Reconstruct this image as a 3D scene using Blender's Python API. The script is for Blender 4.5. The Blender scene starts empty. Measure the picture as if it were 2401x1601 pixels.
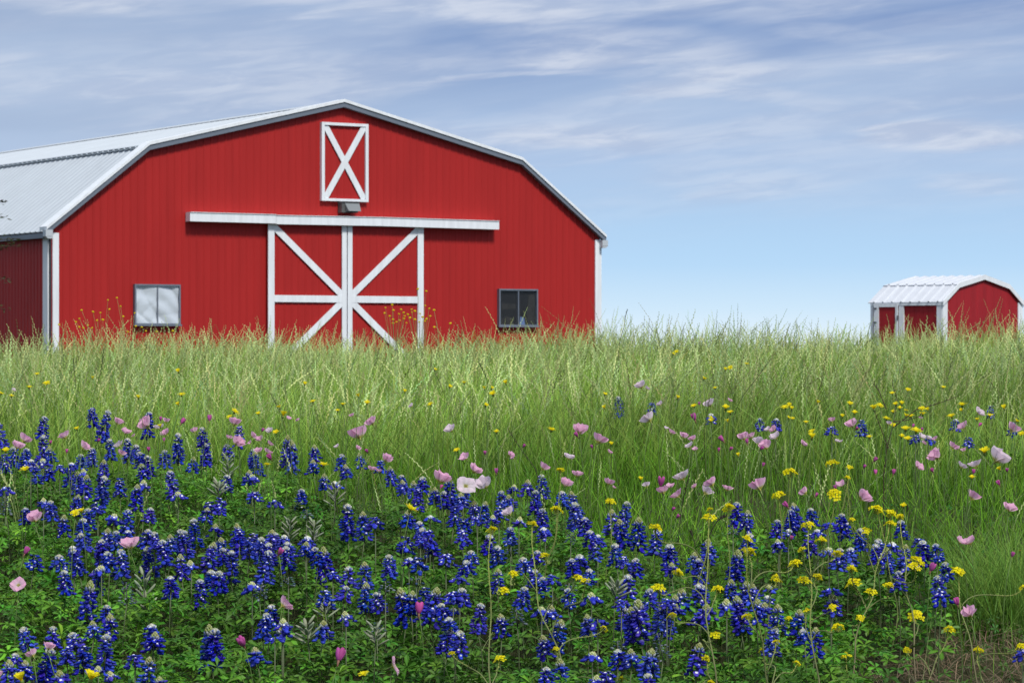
import bpy, math, random
import numpy as np
from mathutils import Vector, Matrix, Quaternion

rnd = random.Random(7)
rng = np.random.default_rng(11)
SC = bpy.context.scene
COL = SC.collection
R = math.radians

# ------------------------------------------------------------------ camera
EYE = 1.8
FPX = 6492.0                    # focal length in photo pixels (photo is 2401 wide)
cam_d = bpy.data.cameras.new('camera')
cam = bpy.data.objects.new('camera', cam_d); COL.objects.link(cam)
cam.location = (0, 0, EYE); cam.rotation_euler = (R(90), 0, 0)
cam_d.sensor_width = 36.0; cam_d.lens = FPX / 2401 * 36
cam_d.clip_end = 12000; cam_d.clip_start = 0.1
cam_d.dof.use_dof = True; cam_d.dof.focus_distance = 8.6; cam_d.dof.aperture_fstop = 22
SC.camera = cam
SC.view_settings.view_transform = 'Standard'; SC.view_settings.look = 'None'
SC.view_settings.exposure = 0.30; SC.view_settings.gamma = 1.0

def lin(r, g, b):
    f = lambda c: (c / 255) / 12.92 if c <= 10 else ((c / 255 + .055) / 1.055) ** 2.4
    return (f(r), f(g), f(b), 1)

# ------------------------------------------------------------------ sun and sky
SUN_EL, SUN_AZ = R(52), math.atan2(0.52, -0.854)        # azimuth measured from +Y towards +X
sd = bpy.data.lights.new('sun', 'SUN'); sun = bpy.data.objects.new('sun', sd); COL.objects.link(sun)
sd.energy = 2.8; sd.angle = R(10); sd.color = (1, .96, .9)
sv = Vector((math.sin(SUN_AZ) * math.cos(SUN_EL), math.cos(SUN_AZ) * math.cos(SUN_EL), math.sin(SUN_EL)))
sun.rotation_euler = sv.to_track_quat('Z', 'Y').to_euler()
sun.location = (10, -10, 30)

W = bpy.data.worlds.new('World'); SC.world = W; W.use_nodes = True
nt = W.node_tree; N = nt.nodes; L = nt.links; N.clear()
def nd(t, **k):
    n = N.new(t)
    for a, b in k.items(): setattr(n, a, b)
    return n
def mth(op, a, b=None, c=None, clamp=False):
    n = nd('ShaderNodeMath', operation=op, use_clamp=clamp)
    for i, v in enumerate((a, b, c)):
        if v is None: continue
        if isinstance(v, (int, float)): n.inputs[i].default_value = v
        else: L.new(v, n.inputs[i])
    return n.outputs[0]
def sstep(v, a, b):
    n = nd('ShaderNodeMapRange', interpolation_type='SMOOTHSTEP')
    L.new(v, n.inputs[0]); n.inputs[1].default_value = a; n.inputs[2].default_value = b
    return n.outputs[0]
def mixc(f, a, b):
    n = nd('ShaderNodeMix', data_type='RGBA')
    if isinstance(f, (int, float)): n.inputs[0].default_value = f
    else: L.new(f, n.inputs[0])
    for i, v in ((6, a), (7, b)):
        if isinstance(v, tuple): n.inputs[i].default_value = v
        else: L.new(v, n.inputs[i])
    return n.outputs[2]
tc = nd('ShaderNodeTexCoord'); sep = nd('ShaderNodeSeparateXYZ'); L.new(tc.outputs['Generated'], sep.inputs[0])
dx, dy, dz = sep.outputs
ramp = nd('ShaderNodeValToRGB'); cr = ramp.color_ramp
stops = [(0.0, lin(226, 240, 250)), (0.012, lin(204, 229, 248)), (0.028, lin(181, 215, 245)), (0.048, lin(172, 205, 238)), (0.066, lin(166, 193, 228)),
         (0.088, lin(153, 177, 213)), (0.108, lin(130, 156, 200)), (0.126, lin(102, 134, 188)), (0.25, lin(96, 132, 190)),
         (0.6, lin(120, 150, 200)), (1.0, lin(120, 150, 205))]
while len(cr.elements) < len(stops): cr.elements.new(.5)
for e, (p, c) in zip(cr.elements, stops): e.position = p; e.color = c
L.new(dz, ramp.inputs[0])
sky = nd('ShaderNodeTexSky', sky_type='NISHITA', sun_disc=False, sun_elevation=SUN_EL, sun_rotation=SUN_AZ)
sky.air_density = 1.2; sky.dust_density = 1.5
skym = nd('ShaderNodeVectorMath', operation='SCALE'); L.new(sky.outputs[0], skym.inputs[0]); skym.inputs[3].default_value = 0.10
hi = sstep(dz, 0.16, 0.5)
base = mixc(hi, ramp.outputs[0], skym.outputs[0])
# greyer veil of thin cloud over the left part of the view
lf = sstep(dx, 0.02, -0.17)
lf = mth('MULTIPLY', lf, sstep(dz, 0.02, 0.06)); lf = mth('MULTIPLY', lf, .78)
base = mixc(lf, base, lin(168, 186, 213))
# cirrus streaks: noise stretched along the horizon, warped
def noise(sx, sz, det, rough, off, dist=0.6):
    mp = nd('ShaderNodeCombineXYZ')
    tilt = mth('MULTIPLY', dx, 0.10)
    L.new(mth('MULTIPLY', dx, sx), mp.inputs[0]); L.new(mth('MULTIPLY', dy, sx), mp.inputs[1])
    zz = mth('MULTIPLY', mth('SUBTRACT', dz, tilt), sz); L.new(mth('ADD', zz, off), mp.inputs[2])
    n = nd('ShaderNodeTexNoise'); L.new(mp.outputs[0], n.inputs['Vector'])
    n.inputs['Scale'].default_value = 1; n.inputs['Detail'].default_value = det
    n.inputs['Roughness'].default_value = rough; n.inputs['Distortion'].default_value = dist
    return n.outputs['Fac']
vl = mth('MULTIPLY', mth('MULTIPLY', sstep(noise(5, 34, 4, .5, 9.0, .3), .35, .65), sstep(dz, .03, .06)), .5)
base = mixc(vl, base, lin(182, 202, 229))
n1 = noise(7, 62, 6, .52, 3.0, .5); n2 = noise(20, 150, 4, .5, 7.0, .3); n3 = noise(34, 210, 5, .58, 1.0, .4)
wob = mth('MULTIPLY', mth('SUBTRACT', n1, .5), .022)
wob2 = mth('MULTIPLY', mth('SUBTRACT', n2, .5), .05)
def blob(px, py, wx, wy, amt, tilt=0.0):
    cx, cz = (px - 1200) / FPX, (801 - py) / FPX
    a = mth('ADD', mth('SUBTRACT', dx, cx), wob2)
    b = mth('SUBTRACT', mth('ADD', mth('SUBTRACT', dz, cz), wob), mth('MULTIPLY', mth('SUBTRACT', dx, cx), tilt))
    a = mth('DIVIDE', a, wx / FPX); b = mth('DIVIDE', b, wy / FPX)
    d = mth('ADD', mth('MULTIPLY', a, a), mth('MULTIPLY', b, b))
    return mth('MULTIPLY', sstep(d, 1.0, 0.0), amt)
blobs = [blob(1000, 5, 620, 75, .85, -.06), blob(1750, 25, 420, 60, .6, .04), blob(1500, 135, 420, 75, .75, -.1), blob(1650, 215, 420, 30, .55, -.12),
         blob(1150, 185, 330, 15, .6, .08), blob(2230, 325, 260, 45, .95, -.03), blob(2230, 435, 170, 28, .5, 0), blob(2180, 310, 190, 38, 1.0, .02), blob(2150, 140, 150, 22, .35, .05),
         blob(1330, 310, 300, 40, .5, .02), blob(1770, 430, 240, 45, .35), blob(200, 25, 330, 45, .5, -.05), blob(480, 210, 700, 130, .3, 0),
         blob(2050, 250, 120, 18, .3), blob(1950, 95, 210, 28, .4, -.1), blob(820, 40, 260, 14, .5, .05)]
acc = blobs[0]
for b in blobs[1:]: acc = mth('MAXIMUM', acc, b)
st = mth('MULTIPLY', sstep(n1, .38, .68), sstep(dz, 0.03, 0.07))
fine = mth('ADD', mth('MULTIPLY', n2, .6), mth('MULTIPLY', n3, .45))
cl = mth('ADD', mth('MULTIPLY', acc, sstep(fine, .12, .70)), mth('MULTIPLY', st, .55), None, True)
cl = mth('MULTIPLY', cl, .80)
ccol = mixc(sstep(n3, .35, .65), lin(180, 193, 218), lin(212, 219, 233))
fr_ = nd('ShaderNodeVectorMath', operation='SCALE'); L.new(mixc(cl, base, ccol), fr_.inputs[0]); fr_.inputs[3].default_value = .84; front = fr_.outputs[0]
# higher up: broken bright cloud cover
ov = mth('MULTIPLY', sstep(noise(3, 5, 5, .6, 4.0), .35, .62), hi)
bright = nd('ShaderNodeRGB'); bright.outputs[0].default_value = (.52, .55, .60, 1)
full = mixc(mth('MULTIPLY', ov, .85), front, bright.outputs[0])
bg = nd('ShaderNodeBackground'); L.new(full, bg.inputs[0]); bg.inputs[1].default_value = 1.0
wo = nd('ShaderNodeOutputWorld'); L.new(bg.outputs[0], wo.inputs[0])

# ------------------------------------------------------------------ material helpers
def mat_new(name):
    m = bpy.data.materials.new(name); m.use_nodes = True
    return m, m.node_tree.nodes, m.node_tree.links
def solid(name, col, rough=.6, spec=.4, noise_amt=0.0, nscale=6.0, metallic=0.0, bump=0.0, bscale=60, streak=False):
    m, n, l = mat_new(name); b = n['Principled BSDF']
    b.inputs['Roughness'].default_value = rough; b.inputs['Specular IOR Level'].default_value = spec
    b.inputs['Metallic'].default_value = metallic
    b.inputs['Base Color'].default_value = (*col, 1)
    t = n.new('ShaderNodeTexCoord')
    if noise_amt:
        mp = n.new('ShaderNodeMapping'); l.new(t.outputs['Object'], mp.inputs[0])
        if streak: mp.inputs['Scale'].default_value = (3.2, 3.2, .35)
        x = n.new('ShaderNodeTexNoise'); l.new(mp.outputs[0], x.inputs['Vector']); x.inputs['Scale'].default_value = nscale
        x.inputs['Detail'].default_value = 6; x.inputs['Roughness'].default_value = .65
        r = n.new('ShaderNodeMapRange'); l.new(x.outputs['Fac'], r.inputs[0]); r.inputs[1].default_value = .3; r.inputs[2].default_value = .7
        r.inputs[3].default_value = 1 - noise_amt; r.inputs[4].default_value = 1 + noise_amt * .6
        v = n.new('ShaderNodeVectorMath'); v.operation = 'SCALE'; v.inputs[0].default_value = col; l.new(r.outputs[0], v.inputs[3])
        l.new(v.outputs[0], b.inputs['Base Color'])
    if bump:
        x = n.new('ShaderNodeTexNoise'); l.new(t.outputs['Object'], x.inputs['Vector']); x.inputs['Scale'].default_value = bscale
        bp = n.new('ShaderNodeBump'); bp.inputs['Strength'].default_value = bump; bp.inputs['Distance'].default_value = .02
        l.new(x.outputs['Fac'], bp.inputs['Height']); l.new(bp.outputs[0], b.inputs['Normal'])
    return m
def veg(name, rough=.55, trans=.3, spec=.25, vary=0.0):
    m, n, l = mat_new(name); b = n['Principled BSDF']
    a = n.new('ShaderNodeAttribute'); a.attribute_name = 'col'
    b.inputs['Roughness'].default_value = rough; b.inputs['Specular IOR Level'].default_value = spec
    src = a.outputs['Color']
    if vary:                       # every plant a little different in hue and strength
        oi = n.new('ShaderNodeObjectInfo'); hs = n.new('ShaderNodeHueSaturation'); wn = n.new('ShaderNodeTexWhiteNoise'); wn.noise_dimensions = '1D'; l.new(oi.outputs['Random'], wn.inputs['W'])
        for sk, o, lo, hi_ in (('Hue', oi.outputs['Random'], .5 - .030 * vary, .5 + .018 * vary), ('Value', wn.outputs['Value'], 1 - .42 * vary, 1 + .45 * vary), ('Saturation', wn.outputs['Value'], 1.04, 1 - .16 * vary)):
            r = n.new('ShaderNodeMapRange'); l.new(o, r.inputs[0]); r.inputs[3].default_value = lo; r.inputs[4].default_value = hi_; l.new(r.outputs[0], hs.inputs[sk])
        l.new(src, hs.inputs['Color']); src = hs.outputs[0]
    l.new(src, b.inputs['Base Color'])
    if trans:
        t = n.new('ShaderNodeBsdfTranslucent'); l.new(src, t.inputs[0])
        x = n.new('ShaderNodeMixShader'); x.inputs[0].default_value = trans
        l.new(b.outputs[0], x.inputs[1]); l.new(t.outputs[0], x.inputs[2])
        l.new(x.outputs[0], n['Material Output'].inputs[0])
    return m
M_RED = solid('red_metal', (.385, .019, .018), .55, .22, .10, 1.0, streak=True, bump=.05, bscale=30)
M_REDSHED = solid('red_shed_board', (.33, .012, .018), .6, .3, .2, 1.5, streak=True)
M_WHITE = solid('white_trim', (.78, .82, .86), .5, .4, .13, 3, streak=True)
M_ROOF = solid('white_roof_metal', (.49, .535, .575), .42, .45, .07, 1.2)
M_SHEDROOF = solid('shed_roof_metal', (.58, .61, .66), .5, .3, .08, 4)
M_FASCIA = solid('shade_grey_fascia_metal', (.15, .18, .225), .45, .4, .1, 2)  # grey base colour carries the shade of the down-turned trim faces
M_DARK = solid('dark_metal', (.035, .04, .05), .5, .4)
M_FRAME = solid('grey_window_frame', (.15, .175, .22), .5, .4, .15, 8)
M_LAMP = solid('bronze_lamp_metal', (.10, .10, .10), .45, .5, .2, 10)
M_LENS = solid('lamp_lens', (.20, .22, .23), .25, .5)
M_FOIL = solid('silver_sheeting', (.60, .66, .72), .35, .5, .08, 5, metallic=.1)
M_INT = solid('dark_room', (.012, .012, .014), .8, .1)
M_JUNK = solid('stored_things', (.028, .027, .026), .8, .1, .5, 9)
M_BLUEJUNK = solid('blue_plastic', (.10, .16, .32), .6, .3)
def glass():
    m, n, l = mat_new('window_glass')
    g = n.new('ShaderNodeBsdfGlossy'); g.inputs['Roughness'].default_value = .03
    t = n.new('ShaderNodeBsdfTransparent'); x = n.new('ShaderNodeMixShader'); x.inputs[0].default_value = .012; l.new(t.outputs[0], x.inputs[1]); l.new(g.outputs[0], x.inputs[2])
    l.new(x.outputs[0], n['Material Output'].inputs[0]); return m
M_GLASS = glass()
M_GRASS = veg('grass_blades', .55, .35, .2)
M_LEAF = veg('lupine_leaves', .5, .2, .25)
M_STEM = veg('green_stems', .6, .15, .2)
M_BLUE = veg('blue_petals', .45, .18, .3, 0.32)
M_PETAL = veg('thin_petals', .55, .5, .15)
M_STRAW = veg('straw', .7, .15, .15)

def soil():
    m, n, l = mat_new('meadow_soil'); b = n['Principled BSDF']; b.inputs['Roughness'].default_value = .95; b.inputs['Specular IOR Level'].default_value = .1
    t = n.new('ShaderNodeTexCoord')
    x = n.new('ShaderNodeTexNoise'); l.new(t.outputs['Object'], x.inputs['Vector']); x.inputs['Scale'].default_value = 9; x.inputs['Detail'].default_value = 8; x.inputs['Roughness'].default_value = .7
    y = n.new('ShaderNodeTexNoise'); l.new(t.outputs['Object'], y.inputs['Vector']); y.inputs['Scale'].default_value = .8; y.inputs['Detail'].default_value = 5
    r = n.new('ShaderNodeValToRGB'); r.color_ramp.elements[0].position = .3; r.color_ramp.elements[1].position = .72
    r.color_ramp.elements[0].color = (.022, .016, .010, 1); r.color_ramp.elements[1].color = (.045, .034, .022, 1)
    l.new(x.outputs['Fac'], r.inputs[0])
    mx = n.new('ShaderNodeMix'); mx.data_type = 'RGBA'; l.new(y.outputs['Fac'], mx.inputs[0]); l.new(r.outputs[0], mx.inputs[6]); mx.inputs[7].default_value = (.045, .062, .018, 1)
    l.new(mx.outputs[2], b.inputs['Base Color'])
    bp = n.new('ShaderNodeBump'); bp.inputs['Strength'].default_value = .8; bp.inputs['Distance'].default_value = .03
    l.new(x.outputs['Fac'], bp.inputs['Height']); l.new(bp.outputs[0], b.inputs['Normal'])
    return m
M_SOIL = soil()

# ------------------------------------------------------------------ mesh helpers
def mk_mesh(name, V, Q=None, T=None, C=None, mat=None, smooth=False):
    V = np.asarray(V, dtype=np.float32).reshape(-1, 3)
    Q = np.zeros((0, 4), np.int32) if Q is None or len(Q) == 0 else np.asarray(Q, np.int32).reshape(-1, 4)
    T = np.zeros((0, 3), np.int32) if T is None or len(T) == 0 else np.asarray(T, np.int32).reshape(-1, 3)
    me = bpy.data.meshes.new(name)
    me.vertices.add(len(V)); me.vertices.foreach_set('co', V.ravel())
    loops = np.concatenate([Q.ravel(), T.ravel()])
    me.loops.add(len(loops)); me.loops.foreach_set('vertex_index', loops)
    nq, n3 = len(Q), len(T)
    me.polygons.add(nq + n3)
    start = np.concatenate([np.arange(nq) * 4, nq * 4 + np.arange(n3) * 3]).astype(np.int32)
    me.polygons.foreach_set('loop_start', start)
    me.update(calc_edges=True)
    me.polygons.foreach_set('use_smooth', np.full(nq + n3, bool(smooth)))
    if C is not None:
        C = np.asarray(C, np.float32).reshape(-1, 3)
        a = me.attributes.new('col', 'FLOAT_COLOR', 'POINT')
        a.data.foreach_set('color', np.concatenate([C, np.ones((len(C), 1), np.float32)], 1).ravel())
    if mat: me.materials.append(mat)
    me.validate()
    return me

class MB:
    """collects simple shapes into one mesh"""
    def __init__(s): s.V, s.Q, s.T, s.C, s.n = [], [], [], [], 0
    def add(s, V, Q=None, T=None, C=(1, 1, 1)):
        V = np.asarray(V, float).reshape(-1, 3); k = s.n
        s.V.append(V)
        if Q is not None and len(Q): s.Q.append(np.asarray(Q, int).reshape(-1, 4) + k)
        if T is not None and len(T): s.T.append(np.asarray(T, int).reshape(-1, 3) + k)
        C = np.asarray(C, float)
        s.C.append(np.tile(C, (len(V), 1)) if C.ndim == 1 else C)
        s.n += len(V)
    def box(s, x0, x1, y0, y1, z0, z1, C=(1, 1, 1)):
        V = [(x, y, z) for z in (z0, z1) for y in (y0, y1) for x in (x0, x1)]
        s.add(V, [(0, 2, 3, 1), (4, 5, 7, 6), (0, 1, 5, 4), (2, 6, 7, 3), (0, 4, 6, 2), (1, 3, 7, 5)], C=C)
    def prism(s, poly, y0, y1, C=(1, 1, 1)):
        """poly in the x-z plane (counter-clockwise seen from -y), convex; extruded from y0 to y1"""
        n = len(poly); V = [(x, y0, z) for x, z in poly] + [(x, y1, z) for x, z in poly]
        Q = [(i, (i + 1) % n, n + (i + 1) % n, n + i) for i in range(n)]
        T = [(0, i, i + 1) for i in range(1, n - 1)] + [(n, n + i + 1, n + i) for i in range(1, n - 1)]
        s.add(V, Q, T, C)
    def bar(s, a, b, w, y0, y1, C=(1, 1, 1)):
        """flat board in the x-z plane from a to b, width w"""
        a = np.array(a, float); b = np.array(b, float); d = (b - a) / np.linalg.norm(b - a); p = np.array([-d[1], d[0]]) * w / 2
        s.prism([tuple(a - p), tuple(b - p), tuple(b + p), tuple(a + p)], y0, y1, C)
    def tube(s, P, r, n=5, C=(1, 1, 1)):
        P = np.asarray(P, float); m = len(P); r = np.full(m, r) if np.isscalar(r) else np.asarray(r)
        C = np.asarray(C, float); V = []; CC = []
        for i in range(m):
            d = P[min(i + 1, m - 1)] - P[max(i - 1, 0)]; d /= np.linalg.norm(d) + 1e-9
            a = np.cross(d, (0.31, 0.95, 0.05)); a /= np.linalg.norm(a) + 1e-9; b = np.cross(d, a)
            for k in range(n):
                t = 2 * math.pi * k / n; V.append(P[i] + r[i] * (math.cos(t) * a + math.sin(t) * b)); CC.append(C if C.ndim == 1 else C[i])
        Q = [(i * n + k, i * n + (k + 1) % n, (i + 1) * n + (k + 1) % n, (i + 1) * n + k) for i in range(m - 1) for k in range(n)]
        V += [P[0], P[-1]]; CC += [CC[0], CC[-1]]
        T = [(m * n, (k + 1) % n, k) for k in range(n)] + [(m * n + 1, (m - 1) * n + k, (m - 1) * n + (k + 1) % n) for k in range(n)]
        s.add(V, Q, T, np.array(CC))
    def ell(s, c, A, B, D, nu=6, nv=4, C=(1, 1, 1)):
        """ellipsoid with half-axis vectors A, B and long axis D"""
        c, A, B, D = (np.asarray(v, float) for v in (c, A, B, D)); V = [c - D]
        for j in range(1, nv):
            p = math.pi * j / nv
            for i in range(nu):
                t = 2 * math.pi * i / nu
                V.append(c - D * math.cos(p) + math.sin(p) * (A * math.cos(t) + B * math.sin(t)))
        V.append(c + D); e = len(V) - 1
        T = [(0, 1 + (i + 1) % nu, 1 + i) for i in range(nu)] + [(e, 1 + (nv - 2) * nu + i, 1 + (nv - 2) * nu + (i + 1) % nu) for i in range(nu)]
        Q = [(1 + j * nu + i, 1 + j * nu + (i + 1) % nu, 1 + (j + 1) * nu + (i + 1) % nu, 1 + (j + 1) * nu + i) for j in range(nv - 2) for i in range(nu)]
        s.add(V, Q, T, C)
    def arrays(s):
        return (np.concatenate(s.V), np.concatenate(s.Q) if s.Q else None, np.concatenate(s.T) if s.T else None, np.concatenate(s.C))
    def mesh(s, name, mat, smooth=False):
        V, Q, T, C = s.arrays(); return mk_mesh(name, V, Q, T, C, mat, smooth)

def put(name, me, parent=None, loc=None, rot=None, scale=None):
    o = bpy.data.objects.new(name, me); COL.objects.link(o)
    if parent: o.parent = parent
    if loc is not None: o.location = loc
    if rot is not None:
        if isinstance(rot, Quaternion): o.rotation_mode = 'QUATERNION'; o.rotation_quaternion = rot
        else: o.rotation_euler = rot
    if scale is not None: o.scale = scale if hasattr(scale, '__len__') else (scale,) * 3
    return o
def tag(o, label, cat, group=None):
    o['label'] = label; o['category'] = cat
    if group: o['group'] = group
    return o
def thing(name, loc, label, cat, group=None, rotz=0):
    o = bpy.data.objects.new(name, None); COL.objects.link(o); o.location = loc; o.rotation_euler = (0, 0, rotz)
    o.empty_display_size = .1
    return tag(o, label, cat, group)

# ------------------------------------------------------------------ terrain: a bank that rises to a meadow
_d = np.array([-60, -5, 2, 5, 7.3, 9, 10.2, 12.5, 16, 22, 30, 50, 90, 140, 400, 6000.])
_z = np.array([-1.9, -1.85, -1.78, -1.47, -1.20, -1.00, -.88, -.75, -.63, -.475, -.55, -.68, -.82, -3., -12., -150.])
_gy = np.arange(-20, 100, .1); _gz = np.interp(_gy, _d, _z)
_k = np.exp(-.5 * (np.arange(-20, 21) / 8.) ** 2); _k /= _k.sum()
_gz = np.convolve(np.pad(_gz, 20, mode='edge'), _k, 'valid')
def ground(x, y):
    x = np.asarray(x, float); y = np.asarray(y, float)
    z = np.where(y < 95, np.interp(y, _gy, _gz), np.interp(y, _d, _z))
    z = z + (.016 * np.clip(x, -6, 6) + .048) * np.clip((y - 14) / 7, 0, 1) * np.clip((60 - y) / 25, 0, 1)
    return EYE + z + .025 * np.sin(x * 1.3 + .4) * np.sin(y * .9 + 1) * (np.abs(y) < 60)
def photo_ray(px, py): return (px - 1200.5) / FPX, (801.3 - py) / FPX
_D = np.arange(5.2, 40, .02)
def stand(px, py, h, dmax=24.0):
    """ground spot of a plant of height h whose top is seen at this photo pixel"""
    k, v = photo_ray(px, py)
    f = EYE + v * _D - h - ground(k * _D, _D)
    i = np.argmax(f < 0) if (f < 0).any() else len(_D) - 1
    d = min(_D[i], dmax)
    return k * d, d, EYE + v * d
def project(x, y, z): return 1200.5 + FPX * x / y, 801.3 - FPX * (z - EYE) / y

gx = np.concatenate([-np.geomspace(4000, 12, 14), np.arange(-11, 11.1, .5), np.geomspace(12, 4000, 14)])
gy = np.concatenate([[-3000, -400, -60], np.arange(-20, 5, 2.5), np.arange(5, 30, .4), np.arange(30, 100, 5), np.geomspace(110, 6000, 14)])
X, Y = np.meshgrid(gx, gy); Z = ground(X, Y)
nx, ny = len(gx), len(gy)
ii, jj = np.meshgrid(np.arange(nx - 1), np.arange(ny - 1)); a = (jj * nx + ii).ravel()
go = put('ground', mk_mesh('ground', np.stack([X, Y, Z], -1), np.stack([a, a + 1, a + 1 + nx, a + nx], 1), None, None, M_SOIL, True))
go['kind'] = 'structure'

# ------------------------------------------------------------------ the barn (local x along its gable front, local y back along its side)
TH = math.atan2(.539, .8425)
BZ = EYE - .72
barn = thing('barn', (-8.484, 51.0, BZ), 'big red metal barn with white gambrel roof and crossed white doors', 'barn', None, TH)
H0 = .72
WB, LB = 12.24, 24.0
PROF = [(0, 2.12 + H0), (1.93, 3.635 + H0), (6.10, 4.63 + H0), (10.25, 3.64 + H0), (12.24, 2.17 + H0)]
ps = [p[0] for p in PROF]; pz = [p[1] for p in PROF]
def ribs(a, b, step, w, top, flat=0.0, depth=.014):
    """positions along a..b and their depths: narrow raised ribs on flat sheet"""
    out = [(a, flat)]; x = a + step / 2
    while x + w < b:
        out += [(x - w, flat), (x - w * .45, top), (x + w * .45, top), (x + w, flat)]; x += step
    return out + [(b, flat)]
def ribbed_wall(a, b, z0, ztop, step=.152, w=.022, h=.009, brk=()):
    """sheet in the x-z plane, ribs standing out towards -y"""
    pts = ribs(a, b, step, w, -h)
    pts += [(s, 0.0) for s in brk if a < s < b and all(abs(s - q[0]) > .03 for q in pts)]
    pts.sort(); V = []; Q = []
    for i, (s, d) in enumerate(pts):
        V += [(s, d, z0), (s, d, ztop(s))]
        if i: Q.append((2 * i - 2, 2 * i, 2 * i + 1, 2 * i - 1))
    return V, Q
fw = MB(); V, Q = ribbed_wall(0, WB, -.3, lambda s: np.interp(s, ps, pz) - .02, brk=(1.93, 6.1, 10.25)); fw.add(V, Q)
put('front_wall', fw.mesh('front_wall', M_RED), barn)
sw = MB(); V, Q = ribbed_wall(0, LB, -.3, lambda s: pz[0] - .02); V = [(d, LB - s, z) for s, d, z in V]; sw.add(V, Q)
put('side_wall', sw.mesh('side_wall', M_RED), barn)
sw = MB(); V, Q = ribbed_wall(0, LB, -.3, lambda s: pz[0] - .02); V = [(WB - d, s, z) for s, d, z in V]; sw.add(V, Q)
put('side_wall', sw.mesh('side_wall', M_RED), barn)
bw = MB(); V, Q = ribbed_wall(0, WB, -.3, lambda s: np.interp(s, ps, pz) - .02, brk=(1.93, 6.1, 10.25)); V = [(WB - s, LB - d, z) for s, d, z in V]; bw.add(V, Q)
put('back_wall', bw.mesh('back_wall', M_RED), barn)
# roof sheets: ribs run down the slope
def roof_sheet(p, q, y0, y1, step, w, h, th=.025):
    """sheet between eave point p and upper point q (x,z), from y0 to y1, with raised ribs"""
    p = np.array(p, float); q = np.array(q, float); d = (q - p) / np.linalg.norm(q - p); n = np.array([-d[1], d[0]])
    if n[1] < 0: n = -n
    pts = ribs(y0, y1, step, w, h); V = []; Q = []
    for i, (y, up) in enumerate(pts):
        for e in (p, q):
            t = e + n * up; V.append((t[0], y, t[1]))
        for e in (p, q):
            t = e + n * (up - th); V.append((t[0], y, t[1]))
        if i:
            k = 4 * i
            Q += [(k - 4, k, k + 1, k - 3), (k - 2, k - 1, k + 3, k + 2), (k - 4, k - 2, k + 2, k), (k - 3, k + 1, k + 3, k - 1)]
    k = 4 * (len(pts) - 1); Q += [(0, 1, 3, 2), (k, k + 2, k + 3, k + 1)]
    return V, Q
up = .03
def off(p, a, b): return (p[0] + a, p[1] + b)
roof = None
slopes = [(off(PROF[0], -.16, -.128 + up), off(PROF[1], .02, .015 + up)), (off(PROF[1], -.09, -.022 + up + .014), off(PROF[2], 0, .014 + up)),
          (off(PROF[3], .09, -.022 + up + .014), off(PROF[2], 0, .014 + up)), (off(PROF[4], .09, -.066 + up), off(PROF[3], -.02, .015 + up))]
for p, q in slopes:
    b = MB(); V, Q = roof_sheet(p, q, -.02, LB + .12, .25, .045, .014); b.add(V, Q)
    o = put('roof', b.mesh('roof', M_ROOF), barn)
    if roof is None: roof = o
b = MB()                                                        # ridge cap
b.prism([(6.1 - .2, PROF[2][1] + .022), (6.1 + .2, PROF[2][1] + .022), (6.1, PROF[2][1] + .088)], .205, LB + .14)
put('ridge_cap', b.mesh('ridge_cap', M_ROOF), roof)
# flashing strip along the left roof break
b = MB()
b.bar((1.86, PROF[1][1] + .045), (2.04, PROF[1][1] + .09), .008, .21, LB + .1)
put('flashing', b.mesh('flashing', M_ROOF), roof)
# rake trim along the front edge: face coloured grey for its shade, with white cap
def rake(pts, y0, y1, zlo, zhi):
    b = MB()
    for (s0, z0), (s1, z1) in zip(pts[:-1], pts[1:]):
        b.prism([(s0, z0 + zlo), (s1, z1 + zlo), (s1, z1 + zhi), (s0, z0 + zhi)], y0, y1)
    return b
RK = [off(PROF[0], -.15, -.12), PROF[1], PROF[2], PROF[3], off(PROF[4], .085, -.063)]
rt = put('rake_trim', rake(RK, -.115, -.003, -.040, .048).mesh('rake_trim', M_FASCIA), barn)
put('rake_cap', rake(RK, -.135, .20, .051, .110).mesh('rake_cap', M_WHITE), rt)
put('rake_lip', rake(RK, -.125, -.117, -.046, -.026).mesh('rake_lip', M_FRAME), rt)
# gutters at the eaves
for s, sg in ((0, -1), (WB, 1)):
    b = MB(); x0, x1 = sorted((s + sg * (.165 if sg < 0 else .10), s + sg * .02))
    zt = PROF[0][1] - .13 if sg < 0 else PROF[4][1] - .13
    b.prism([(x0, zt - .09), (x1, zt - .09), (x1, zt), (x0, zt)] , .0, LB + .1)
    put('gutter', b.mesh('gutter', M_FASCIA), barn)
    s = s if sg < 0 else s - .06
    b = MB(); b.box(s + sg * .10 - .075, s + sg * .10 + .065, -.15, -.02, zt - .06, zt + .06)
    b.prism([(s + sg * .08 - .05, zt - .10), (s + sg * .08 + .04, zt - .10), (s + sg * .10 + .065, zt - .06), (s + sg * .10 - .075, zt - .06)], -.145, -.03)
    put('gutter_end', b.mesh('gutter_end', M_ROOF), barn)
# corner trim and downspout
for x0, x1 in ((.012, .135), (WB - .135, WB + .02)):
    b = MB(); b.box(x0, x1, -.035, -.001, -.3, pz[0 if x0 < 1 else 4] - (.12 if x0 < 1 else .06)); put('corner_trim', b.mesh('corner_trim', M_WHITE), barn)
b = MB(); b.box(-.045, -.001, .07, .30, -.3, pz[0] - .16); put('corner_trim', b.mesh('corner_trim', M_WHITE), barn)
b = MB(); b.box(-.02, -.002, -.0, .068, -.3, pz[0] - .16); put('corner_joint', b.mesh('corner_joint', M_DARK), barn)
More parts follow.
